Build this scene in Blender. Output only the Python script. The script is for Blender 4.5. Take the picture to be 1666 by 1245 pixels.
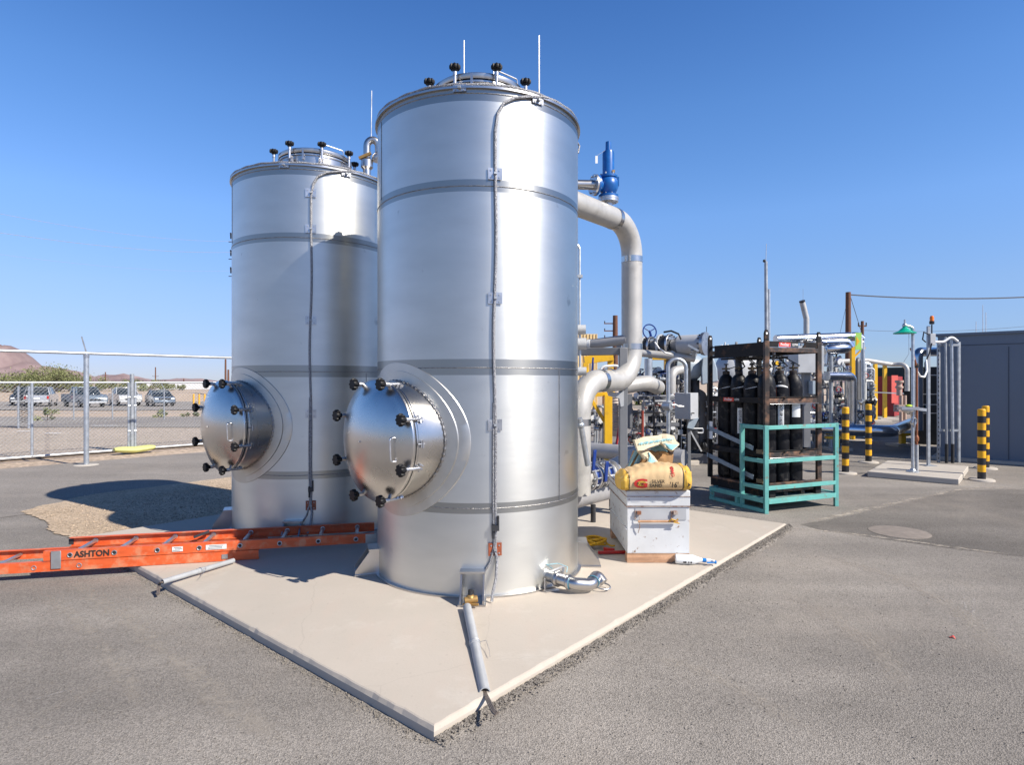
import bpy, math, random
from mathutils import Vector as V, Matrix
from math import sin, cos, pi, radians as R, sqrt
random.seed(7)
C = bpy.context.scene.collection
S = bpy.context.scene
for o in list(bpy.data.objects): bpy.data.objects.remove(o)

# ------------------------------------------------------------------ camera, sky, sun, exposure
F = 987.0; HY = 622.0; CX = 833.0; EYE = 1.6; GZ = -0.065
cam = bpy.data.cameras.new('camera'); co = bpy.data.objects.new('camera', cam); C.objects.link(co)
cam.sensor_width = 36; cam.lens = 36*F/1666; cam.clip_end = 9000; cam.clip_start = 0.05
co.location = (0, 0, EYE); co.rotation_euler = (R(90), 0, 0); S.camera = co
SUN_AZ = V((.843, -.538)); SUN_EL = R(40.0)
w = bpy.data.worlds.new('World'); S.world = w; w.use_nodes = True
nt = w.node_tree; bg = nt.nodes['Background']; sky = nt.nodes.new('ShaderNodeTexSky')
sky.sky_type = 'NISHITA'; sky.sun_disc = False; sky.sun_elevation = SUN_EL
sky.sun_rotation = math.atan2(SUN_AZ.x, SUN_AZ.y)
sky.air_density = 1.0; sky.dust_density = 0.15; sky.ozone_density = 3.0; sky.altitude = 600
tint = nt.nodes.new('ShaderNodeVectorMath'); tint.operation = 'MULTIPLY'; tint.inputs[1].default_value = (.80, .98, 1.22)
hsv = nt.nodes.new('ShaderNodeHueSaturation'); hsv.inputs['Saturation'].default_value = 1.18
nt.links.new(sky.outputs[0], hsv.inputs['Color']); nt.links.new(hsv.outputs[0], tint.inputs[0]); 
# soft shoulder so the horizon keeps its blue: c*a/(1+b*c)
_m = nt.nodes.new('ShaderNodeVectorMath'); _m.operation = 'MULTIPLY_ADD'; _m.inputs[1].default_value = (.055, .078, .030); _m.inputs[2].default_value = (1, 1, 1)
_d = nt.nodes.new('ShaderNodeVectorMath'); _d.operation = 'DIVIDE'; _s = nt.nodes.new('ShaderNodeVectorMath'); _s.operation = 'MULTIPLY'; _s.inputs[1].default_value = (1.14, 1.13, 1.12)
nt.links.new(tint.outputs[0], _m.inputs[0]); nt.links.new(tint.outputs[0], _d.inputs[0]); nt.links.new(_m.outputs[0], _d.inputs[1]); nt.links.new(_d.outputs[0], _s.inputs[0]); 
_t = nt.nodes.new('ShaderNodeTexCoord'); _z = nt.nodes.new('ShaderNodeSeparateXYZ'); nt.links.new(_t.outputs['Generated'], _z.inputs[0])
_r = nt.nodes.new('ShaderNodeValToRGB'); nt.links.new(_z.outputs[2], _r.inputs[0]); _e = _r.color_ramp.elements
_st = [(0, (.86, .98, .97)), (.058, (.95, 1.03, 1.0)), (.139, (1.42, 1.28, 1.12)), (.253, (1.80, 1.57, 1.38)), (.40, (1.62, 1.50, 1.38)), (.53, (1.26, 1.27, 1.28)), (.62, (.95, .97, 1.0)), (.72, (.52, .54, .58)), (.9, (.36, .39, .44))]
while len(_e) < len(_st): _e.new(.5)
for _k, (_p, _c) in enumerate(_st): _e[_k].position = _p; _e[_k].color = (_c[0]/2, _c[1]/2, _c[2]/2, 1)
_g = nt.nodes.new('ShaderNodeVectorMath'); _g.operation = 'MULTIPLY'; _h = nt.nodes.new('ShaderNodeVectorMath'); _h.operation = 'SCALE'; _h.inputs['Scale'].default_value = 2.0
nt.links.new(_s.outputs[0], _g.inputs[0]); nt.links.new(_r.outputs[0], _g.inputs[1]); nt.links.new(_g.outputs[0], _h.inputs[0]); nt.links.new(_h.outputs[0], bg.inputs[0]); bg.inputs[1].default_value = 0.085
sl = bpy.data.lights.new('sun', 'SUN'); so = bpy.data.objects.new('sun', sl); C.objects.link(so)
sl.energy = 5.0; sl.angle = R(0.53); sl.color = (1, .935, .84)
sd = V((SUN_AZ.x*cos(SUN_EL), SUN_AZ.y*cos(SUN_EL), sin(SUN_EL)))
so.rotation_euler = sd.to_track_quat('Z', 'Y').to_euler(); so.location = (20, -15, 25)
S.view_settings.view_transform = 'Standard'; S.view_settings.look = 'None'
S.view_settings.exposure = 0.48; S.view_settings.gamma = 1.0
S.render.engine = 'CYCLES'
S.cycles.max_bounces = 8

U2 = V((.6494, .7604, 0)); U1 = V((-.7604, .6494, 0))
def P(X, Y, d): return V(((X-CX)/F*d, d, EYE-(Y-HY)/F*d))
def G(X, Y, z=GZ): return P(X, Y, F*(EYE-z)/(Y-HY))

# ------------------------------------------------------------------ materials
MATS = {}
def mat(name, col, rough=.5, metal=0, var=.12, vs=3.0, bump=0, bs=60, col2=None, cover=.5, ws=6, soft=.08, aniso=0, spec=None, streak=None, coat=0):
    if name in MATS: return MATS[name]
    m = bpy.data.materials.new(name); m.use_nodes = True; MATS[name] = m
    n = m.node_tree.nodes; l = m.node_tree.links; b = n['Principled BSDF']
    tc = n.new('ShaderNodeTexCoord'); mp = n.new('ShaderNodeMapping'); l.new(tc.outputs['Object'], mp.inputs[0])
    if streak: mp.inputs['Scale'].default_value = streak
    no = n.new('ShaderNodeTexNoise'); no.inputs['Scale'].default_value = vs; no.inputs['Detail'].default_value = 6
    l.new(mp.outputs[0], no.inputs[0])
    mr = n.new('ShaderNodeMapRange'); l.new(no.outputs[0], mr.inputs[0])
    mr.inputs[1].default_value = .25; mr.inputs[2].default_value = .75
    mr.inputs[3].default_value = 1-var; mr.inputs[4].default_value = 1+var
    mul = n.new('ShaderNodeVectorMath'); mul.operation = 'SCALE'; l.new(mr.outputs[0], mul.inputs['Scale'])
    if col2:
        n2 = n.new('ShaderNodeTexNoise'); n2.inputs['Scale'].default_value = ws; n2.inputs['Detail'].default_value = 8
        n2.inputs['Roughness'].default_value = .65; l.new(tc.outputs['Object'], n2.inputs[0])
        r2 = n.new('ShaderNodeMapRange'); l.new(n2.outputs[0], r2.inputs[0])
        t = 1-cover; lo = .3+.4*t
        r2.inputs[1].default_value = lo-soft; r2.inputs[2].default_value = lo+soft
        mx = n.new('ShaderNodeMix'); mx.data_type = 'RGBA'; l.new(r2.outputs[0], mx.inputs[0])
        mx.inputs[6].default_value = (*col, 1); mx.inputs[7].default_value = (*col2, 1)
        l.new(mx.outputs[2], mul.inputs[0])
    else: mul.inputs[0].default_value = col
    l.new(mul.outputs[0], b.inputs['Base Color'])
    b.inputs['Metallic'].default_value = metal
    rr = n.new('ShaderNodeMapRange'); l.new(no.outputs[0], rr.inputs[0]); rr.inputs[3].default_value = max(.02, rough*.8); rr.inputs[4].default_value = min(1, rough*1.2)
    l.new(rr.outputs[0], b.inputs['Roughness'])
    if spec is not None: b.inputs['Specular IOR Level'].default_value = spec
    if aniso:
        b.inputs['Anisotropic'].default_value = aniso
    if coat: b.inputs['Coat Weight'].default_value = coat
    if bump:
        n3 = n.new('ShaderNodeTexNoise'); n3.inputs['Scale'].default_value = bs; n3.inputs['Detail'].default_value = 5
        l.new(mp.outputs[0], n3.inputs[0])
        bp = n.new('ShaderNodeBump'); bp.inputs['Strength'].default_value = bump; bp.inputs['Distance'].default_value = .01
        l.new(n3.outputs[0], bp.inputs['Height']); l.new(bp.outputs[0], b.inputs['Normal'])
    return m

def steel_tank():
    m = bpy.data.materials.new('tank_sheet_steel'); m.use_nodes = True
    n = m.node_tree.nodes; l = m.node_tree.links; b = n['Principled BSDF']
    tc = n.new('ShaderNodeTexCoord'); sp = n.new('ShaderNodeSeparateXYZ'); l.new(tc.outputs['Object'], sp.inputs[0])
    total = None
    for (z0, z1) in ((3.70, 3.83), (3.025, 3.115), (1.655, 1.775), (.62, .70)):
        cm = n.new('ShaderNodeMath'); cm.operation = 'COMPARE'; l.new(sp.outputs[2], cm.inputs[0])
        cm.inputs[1].default_value = (z0+z1)/2; cm.inputs[2].default_value = (z1-z0)/2
        if total is None: total = cm
        else:
            ad = n.new('ShaderNodeMath'); ad.operation = 'ADD'; l.new(total.outputs[0], ad.inputs[0]); l.new(cm.outputs[0], ad.inputs[1]); total = ad
    mp = n.new('ShaderNodeMapping'); l.new(tc.outputs['Object'], mp.inputs[0]); mp.inputs['Scale'].default_value = (1, 1, 3)
    no = n.new('ShaderNodeTexNoise'); no.inputs['Scale'].default_value = 2.2; no.inputs['Detail'].default_value = 7; l.new(mp.outputs[0], no.inputs[0])
    mp2 = n.new('ShaderNodeMapping'); l.new(tc.outputs['Object'], mp2.inputs[0]); mp2.inputs['Scale'].default_value = (3, 3, 160)
    n2 = n.new('ShaderNodeTexNoise'); n2.inputs['Scale'].default_value = 1.5; n2.inputs['Detail'].default_value = 3; l.new(mp2.outputs[0], n2.inputs[0])
    # smudges
    n3 = n.new('ShaderNodeTexNoise'); n3.inputs['Scale'].default_value = 5.5; n3.inputs['Detail'].default_value = 8; l.new(tc.outputs['Object'], n3.inputs[0])
    sm = n.new('ShaderNodeMapRange'); l.new(n3.outputs[0], sm.inputs[0]); sm.inputs[1].default_value = .70; sm.inputs[2].default_value = .84; sm.inputs[3].default_value = 0; sm.inputs[4].default_value = .35
    v1 = n.new('ShaderNodeMapRange'); l.new(no.outputs[0], v1.inputs[0]); v1.inputs[3].default_value = .59; v1.inputs[4].default_value = .75
    mx = n.new('ShaderNodeMix'); mx.data_type = 'FLOAT'; l.new(total.outputs[0], mx.inputs[0]); l.new(v1.outputs[0], mx.inputs[2]); mx.inputs[3].default_value = .38
    sb = n.new('ShaderNodeMath'); sb.operation = 'SUBTRACT'; l.new(mx.outputs[0], sb.inputs[0]); l.new(sm.outputs[0], sb.inputs[1])
    cc = n.new('ShaderNodeCombineColor')
    for i, k in enumerate((1.0, .995, .935)):
        q = n.new('ShaderNodeMath'); q.operation = 'MULTIPLY'; l.new(sb.outputs[0], q.inputs[0]); q.inputs[1].default_value = k; l.new(q.outputs[0], cc.inputs[i])
    l.new(cc.outputs[0], b.inputs['Base Color'])
    b.inputs['Metallic'].default_value = 1.0
    rm = n.new('ShaderNodeMix'); rm.data_type = 'FLOAT'; l.new(total.outputs[0], rm.inputs[0])
    r1 = n.new('ShaderNodeMapRange'); l.new(n2.outputs[0], r1.inputs[0]); r1.inputs[3].default_value = .38; r1.inputs[4].default_value = .47
    l.new(r1.outputs[0], rm.inputs[2]); rm.inputs[3].default_value = .36; l.new(rm.outputs[0], b.inputs['Roughness'])
    b.inputs['Anisotropic'].default_value = .5; b.inputs['Anisotropic Rotation'].default_value = .25
    tg = n.new('ShaderNodeTangent'); tg.direction_type = 'RADIAL'; tg.axis = 'Z'; l.new(tg.outputs[0], b.inputs['Tangent'])
    bp = n.new('ShaderNodeBump'); bp.inputs['Strength'].default_value = .25; bp.inputs['Distance'].default_value = .02
    n4 = n.new('ShaderNodeTexNoise'); n4.inputs['Scale'].default_value = 1.3; n4.inputs['Detail'].default_value = 1; l.new(tc.outputs['Object'], n4.inputs[0])
    l.new(n4.outputs[0], bp.inputs['Height']); l.new(bp.outputs[0], b.inputs['Normal'])
    return m

M = {}
M['tank'] = steel_tank()
M['polish'] = mat('polished_steel', (.60, .58, .55), .28, 1, .14, 3)
M['brushed'] = mat('brushed_steel', (.50, .49, .48), .33, 1, .12, 5)
M['weld'] = mat('weld_bead', (.30, .29, .28), .4, 1, .35, 40, .5, 120)
M['blackplastic'] = mat('black_plastic', (.007, .007, .008), .5, 0, .2, 20, spec=.25)
M['cable'] = mat('braided_cable', (.30, .30, .31), .45, .6, .5, 90, .8, 150)
M['plate'] = mat('clamp_plate', (.52, .52, .53), .35, .9, .25, 10)
M['redplate'] = mat('red_plate', (.30, .075, .03), .5, 0, .3, 30)
M['galv'] = mat('galvanised', (.50, .53, .56), .42, .75, .18, 14)
M['galvd'] = mat('galvanised_dull', (.36, .38, .40), .5, .5, .25, 10)
M['pipepaint'] = mat('pale_pipe', (.47, .455, .425), .45, .25, .10, 5, .05, 30, col2=(.38, .365, .335), cover=.3, ws=4)
M['pipegrey'] = mat('grey_pipe', (.36, .36, .37), .45, .2, .15, 5)
M['chrome'] = mat('insulation_cladding', (.62, .63, .65), .22, 1, .12, 3, .1, 8)
M['blue'] = mat('blue_paint', (.008, .10, .34), .35, 0, .25, 12)
M['bluedk'] = mat('blue_handle', (.008, .035, .20), .35, 0, .2, 12)
M['orange'] = mat('orange_fibreglass', (.66, .105, .025), .5, 0, .18, 5, .05, 80, col2=(.60, .22, .11), cover=.3, ws=9, streak=(1, 6, 6))
M['alu'] = mat('aluminium', (.55, .55, .54), .38, .85, .2, 12)
M['conc'] = mat('pad_concrete', (.47, .425, .365), .9, 0, .07, 1.6, .15, 120, col2=(.42, .38, .33), cover=.3, ws=1.3, soft=.2)
M['concedge'] = mat('pad_edge_concrete', (.42, .385, .335), .95, 0, .12, 6, .4, 70)
M['grey'] = mat('grey_enamel', (.16, .165, .175), .45, 0, .15, 4)
M['greylt'] = mat('light_grey_enamel', (.42, .43, .44), .45, 0, .12, 4)
M['bluegrey'] = mat('blue_grey_enamel', (.33, .39, .44), .4, 0, .12, 5)
M['dark'] = mat('dark_iron', (.035, .036, .04), .5, .2, .3, 12)
M['rubber'] = mat('black_rubber', (.02, .02, .021), .6, 0, .25, 15)
M['yellow'] = mat('yellow_paint', (.78, .44, .015), .4, 0, .1, 5, col2=(.6, .32, .02), cover=.15)
M['stripey'] = mat('yellow_bollard', (.85, .42, .012), .45, 0, .12, 14, col2=(.5, .28, .04), cover=.14, ws=20)
M['stripek'] = mat('black_bollard', (.02, .02, .022), .45, 0, .3, 14)
M['red'] = mat('red_paint', (.42, .018, .014), .4, 0, .2, 8)
M['redcont'] = mat('red_container', (.30, .02, .018), .5, 0, .15, 2)
M['coral'] = mat('coral_panel', (.75, .13, .10), .5, 0, .06, 3)
M['teal'] = mat('teal_paint', (.13, .40, .36), .5, 0, .14, 6, .05, 60, col2=(.22, .20, .15), cover=.16, ws=14, soft=.05)
M['rackrust'] = mat('rusty_black_frame', (.028, .022, .02), .6, 0, .3, 10, .1, 60, col2=(.24, .12, .065), cover=.32, ws=5, soft=.12)
M['rackblack'] = mat('black_frame', (.014, .013, .013), .6, 0, .3, 10, .05, 60, spec=.2, col2=(.12, .06, .03), cover=.15, ws=7)
M['cyl'] = mat('cylinder_black', (.009, .009, .011), .42, 0, .3, 6, spec=.2, bump=.03, bs=40, col2=(.06, .055, .05), cover=.2, ws=12)
M['white'] = mat('white_label', (.78, .78, .76), .5, 0, .05, 8)
M['paintbox'] = mat('worn_white_paint', (.60, .61, .61), .5, 0, .10, 4, .08, 40, col2=(.25, .16, .11), cover=.16, ws=15, soft=.03)
M['boxrust'] = mat('rusty_edge', (.40, .33, .28), .7, 0, .3, 8, .1, 50, col2=(.20, .08, .04), cover=.45, ws=16, soft=.06)
M['wood'] = mat('weathered_wood', (.42, .24, .14), .8, 0, .25, 6, .3, 40, streak=(1, 8, 8), col2=(.55, .33, .2), cover=.4)
M['dunnage'] = mat('dry_pale_timber', (.62, .55, .45), .85, 0, .2, 6, .3, 40, streak=(1, 8, 8))
M['kraft'] = mat('kraft_paper', (.60, .42, .22), .75, 0, .1, 6, .5, 16)
M['kraftdk'] = mat('brown_paper', (.40, .22, .09), .8, 0, .14, 8, .6, 18)
M['bagyellow'] = mat('yellow_print', (.62, .37, .05), .6, 0, .1, 8, .3, 20)
M['ink'] = mat('black_ink', (.025, .022, .02), .7, 0, .1, 8)
M['inkred'] = mat('red_ink', (.50, .025, .02), .7, 0, .1, 8)
M['cyan'] = mat('cyan_print', (.28, .56, .62), .7, 0, .15, 12)
M['cream'] = mat('cream_print', (.62, .53, .37), .75, 0, .08, 8, .4, 20)
M['rope'] = mat('yellow_rope', (.62, .34, .01), .65, 0, .3, 60, .6, 120)
M['bottle'] = mat('white_plastic', (.74, .77, .78), .35, 0, .04, 8, spec=.5)
M['cap'] = mat('blue_plastic', (.02, .20, .55), .35, 0, .1, 8)
M['pvc'] = mat('grey_pvc', (.36, .37, .38), .45, 0, .12, 12)
M['copper'] = mat('copper_pipe', (.32, .12, .06), .45, .4, .3, 12)
M['brass'] = mat('brass', (.38, .23, .08), .5, .5, .2, 14)
M['green'] = mat('green_paint', (.0, .36, .23), .35, 0, .08, 6)
M['greendk'] = mat('dark_green_container', (.014, .03, .024), .5, 0, .2, 3)
M['container'] = mat('black_container', (.014, .015, .017), .5, 0, .2, 3)
M['amber'] = mat('amber_lens', (.85, .20, .005), .2, 0, .1, 30)
M['panel'] = mat('slate_panel', (.14, .17, .215), .5, 0, .05, 1.2)
M['panelseam'] = mat('panel_seam', (.05, .06, .08), .6)
M['woodpole'] = mat('brown_timber_pole', (.13, .055, .03), .8, 0, .25, 6, .3, 30)
M['wire'] = mat('power_wire', (.10, .10, .11), .6)
M['wirelt'] = mat('bright_wire', (.55, .56, .58), .4, .6)
M['sandbag'] = mat('yellow_green_sandbag', (.56, .56, .20), .7, 0, .12, 6, .3, 30)
M['tan'] = mat('cream_building', (.66, .50, .26), .7, 0, .08, 2)
M['glass'] = mat('car_glass', (.02, .03, .04), .08, 0, .1, 5, spec=.8)
M['tyre'] = mat('tyre', (.02, .02, .02), .8)
M['fencemesh'] = mat('chain_link_wire', (.50, .51, .51), .5, .5, .1, 10)
M['slat'] = mat('cage_wire', (.30, .28, .26), .6, .3)

# ------------------------------------------------------------------ mesh builder
def basis(ax):
    ax = V(ax).normalized()
    a = V((0, 0, 1)) if abs(ax.z) < .9 else V((0, 1, 0))
    e1 = a.cross(ax).normalized(); e2 = ax.cross(e1).normalized()
    return e1, e2, ax
class MB:
    def __init__(s): s.v = []; s.f = []
    def box(s, c, size, rz=0, ax=None):
        c = V(c)
        if ax: a, b, d = ax
        else: a, b, d = V((cos(rz), sin(rz), 0)), V((-sin(rz), cos(rz), 0)), V((0, 0, 1))
        i = len(s.v); x, y, z = size[0]/2, size[1]/2, size[2]/2
        for k in (-1, 1):
            for (p, q) in ((-1, -1), (1, -1), (1, 1), (-1, 1)): s.v.append(c+a*(p*x)+b*(q*y)+d*(k*z))
        for f in ((3, 2, 1, 0), (4, 5, 6, 7), (0, 1, 5, 4), (1, 2, 6, 5), (2, 3, 7, 6), (3, 0, 4, 7)): s.f.append([i+j for j in f])
        return s
    def bar(s, p0, p1, wd, ht, up=V((0, 0, 1))):
        p0, p1 = V(p0), V(p1); d = (p1-p0); L = d.length; d.normalize()
        side = d.cross(up)
        if side.length < 1e-4: side = d.cross(V((0, 1, 0)))
        side.normalize(); u = side.cross(d).normalized()
        return s.box((p0+p1)/2, (L, wd, ht), ax=(d, side, u))
    def ring(s, c, e1, e2, r, n): 
        i = len(s.v)
        for k in range(n): a = 2*pi*k/n; s.v.append(c+e1*(r*cos(a))+e2*(r*sin(a)))
        return i
    def lathe(s, prof, o, ax, n=24, caps=True):
        e1, e2, a = basis(ax); o = V(o); rs = [s.ring(o+a*z, e1, e2, max(r, 1e-4), n) for (r, z) in prof]
        for i, j in zip(rs, rs[1:]):
            for k in range(n): s.f.append([i+k, i+(k+1) % n, j+(k+1) % n, j+k])
        if caps: s.f.append([rs[0]+k for k in range(n)][::-1]); s.f.append([rs[-1]+k for k in range(n)])
        return s
    def cyl(s, p0, p1, r, r1=None, n=16):
        p0, p1 = V(p0), V(p1); return s.lathe([(r, 0), (r if r1 is None else r1, (p1-p0).length)], p0, p1-p0, n)
    def tube(s, pts, r, n=10, closed=False, caps=True):
        pts = [V(p) for p in pts]; m = len(pts); rs = []; pe = None
        for i, p in enumerate(pts):
            if closed: t = pts[(i+1) % m]-pts[i-1]
            else: t = pts[min(i+1, m-1)]-pts[max(i-1, 0)]
            t.normalize()
            if pe is None: e1 = basis(t)[0]
            else:
                e1 = pe-t*pe.dot(t)
                e1 = e1.normalized() if e1.length > 1e-5 else basis(t)[0]
            pe = e1; rr = r[i] if isinstance(r, (list, tuple)) else r
            rs.append(s.ring(p, e1, t.cross(e1), rr, n))
        prs = list(zip(rs, rs[1:]))
        if closed: prs.append((rs[-1], rs[0]))
        for i, j in prs:
            for k in range(n): s.f.append([i+k, i+(k+1) % n, j+(k+1) % n, j+k])
        if not closed and caps: s.f.append([rs[0]+k for k in range(n)][::-1]); s.f.append([rs[-1]+k for k in range(n)])
        return s
    def torus(s, c, ax, RR, r, n=48, m=8, a0=0, a1=2*pi):
        e1, e2, a = basis(ax); c = V(c); full = abs(a1-a0-2*pi) < 1e-6
        k = n if full else n+1
        pts = [c+e1*(RR*cos(a0+(a1-a0)*i/n))+e2*(RR*sin(a0+(a1-a0)*i/n)) for i in range(k)]
        return s.tube(pts, r, m, closed=full)
    def sphere(s, c, r, n=12, sc=(1, 1, 1)):
        i0 = len(s.v)
        s.lathe([(r*sin(pi*k/(n//2+2)), -r*cos(pi*k/(n//2+2))) for k in range(n//2+3)], (0, 0, 0), (0, 0, 1), n)
        for q in range(i0, len(s.v)): p = s.v[q]; s.v[q] = V(c)+V((p.x*sc[0], p.y*sc[1], p.z*sc[2]))
        return s
    def prism(s, pts, ext):
        i = len(s.v); n = len(pts); e = V(ext)
        s.v += [V(p) for p in pts]+[V(p)+e for p in pts]
        s.f.append([i+k for k in range(n)][::-1]); s.f.append([i+n+k for k in range(n)])
        for k in range(n): s.f.append([i+k, i+(k+1) % n, i+n+(k+1) % n, i+n+k])
        return s
    def grid(s, fn, nu, nv):
        i = len(s.v)
        for a in range(nu+1):
            for b in range(nv+1): s.v.append(V(fn(a/nu, b/nv)))
        for a in range(nu):
            for b in range(nv):
                k = i+a*(nv+1)+b; s.f.append([k, k+nv+1, k+nv+2, k+1])
        return s
    def build(s, name, m, parent=None, loc=None, smooth=True, bevel=0, local=False, angle=38):
        me = bpy.data.meshes.new(name); ob = bpy.data.objects.new(name, me); C.objects.link(ob)
        vs = s.v
        if parent is not None:
            ob.parent = parent; rt = parent
            while rt.parent: rt = rt.parent
            if not local:
                I = (Matrix.Translation(rt.location) @ Matrix.Rotation(rt.rotation_euler.z, 4, 'Z')).inverted()
                vs = [I @ p for p in vs]
        elif loc is not None:
            loc = V(loc); ob.location = loc; vs = [p-loc for p in vs]
        me.from_pydata([tuple(p) for p in vs], [], s.f); me.update()
        if smooth:
            me.polygons.foreach_set('use_smooth', [True]*len(me.polygons)); me.set_sharp_from_angle(angle=R(angle))
        me.materials.append(M[m] if isinstance(m, str) else m)
        if bevel:
            bv = ob.modifiers.new('bevel', 'BEVEL'); bv.width = bevel; bv.segments = 2; bv.limit_method = 'ANGLE'; bv.angle_limit = R(40)
        return ob
def tag(o, label, cat=None, group=None, kind=None):
    o['label'] = label
    if cat: o['category'] = cat
    if group: o['group'] = group
    if kind: o['kind'] = kind
    return o
def thing(name, loc, label, cat, group=None, rz=0):
    o = bpy.data.objects.new(name, None); C.objects.link(o); o.location = loc; o.rotation_euler = (0, 0, rz); o.empty_display_size = .2
    return tag(o, label, cat, group)
def struct(o, label=None):
    o['kind'] = 'structure'
    if label: o['label'] = label
    o['category'] = o.name.replace('_', ' '); return o
def copy_tree(o, parent=None):
    c = o.copy(); C.objects.link(c)
    if parent: c.parent = parent
    for ch in list(o.children): copy_tree(ch, c)
    return c
def fillet(pts, r, n=8):
    pts = [V(p) for p in pts]; out = [pts[0]]
    for i in range(1, len(pts)-1):
        a, b, c = pts[i-1], pts[i], pts[i+1]; d1 = (a-b).normalized(); d2 = (c-b).normalized()
        ang = d1.angle(d2)
        if ang > pi-.02: out.append(b); continue
        t = min(r/math.tan(ang/2), (a-b).length*.49, (c-b).length*.49); rr = t*math.tan(ang/2)
        cen = b+(d1+d2).normalized()*(rr/sin(ang/2)); s0 = b+d1*t-cen; s1 = b+d2*t-cen
        tot = s0.angle(s1)
        for k in range(n+1):
            q = k/n; out.append(cen+(s0*sin((1-q)*tot)+s1*sin(q*tot))/sin(tot))
    out.append(pts[-1]); return out
_tc = {}
def text_geo(s, size):
    if (s, size) in _tc: return _tc[(s, size)]
    cu = bpy.data.curves.new('t', 'FONT'); cu.body = s; cu.size = size; cu.align_x = 'CENTER'; cu.align_y = 'CENTER'; cu.offset = size*(.03 if s in ('ASHTON', 'G') else .018); cu.resolution_u = 3
    ob = bpy.data.objects.new('t', cu); C.objects.link(ob)
    dg = bpy.context.evaluated_depsgraph_get(); dg.update(); me = ob.evaluated_get(dg).to_mesh()
    r = ([(v.co.x, v.co.y) for v in me.vertices], [list(p.vertices) for p in me.polygons])
    ob.evaluated_get(dg).to_mesh_clear(); bpy.data.objects.remove(ob); bpy.data.curves.remove(cu); _tc[(s, size)] = r; return r
def text(s, size, org, right, up, m, parent, name='lettering', sx=1, mapf=None):
    vs, fs = text_geo(s, size); b = MB(); org = V(org) if org is not None else None
    if mapf: b.v = [V(mapf(x*sx, y)) for x, y in vs]
    else:
        right = V(right).normalized(); up = V(up).normalized(); b.v = [org+right*(x*sx)+up*y for x, y in vs]
    b.f = fs; return b.build(name, m, parent, smooth=False)
def star(b, c, ax, rr, th, lobes=8):
    e1, e2, a = basis(ax); c = V(c); n = lobes*6; prof = [(.55, 0), (.92, .0), (1, .25), (1, .8), (.9, 1), (.3, 1.0)]
    rings = []
    for (k, z) in prof:
        i = len(b.v); rings.append(i)
        for j in range(n):
            t = 2*pi*j/n; q = rr*k*(1+.13*math.tanh(2.5*cos(lobes*t))) if k > .6 else rr*k
            b.v.append(c+e1*(q*cos(t))+e2*(q*sin(t))+a*(z*th))
    for i, j in zip(rings, rings[1:]):
        for k in range(n): b.f.append([i+k, i+(k+1) % n, j+(k+1) % n, j+k])
    b.f.append([rings[0]+k for k in range(n)][::-1]); b.f.append([rings[-1]+k for k in range(n)])
    return b

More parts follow.
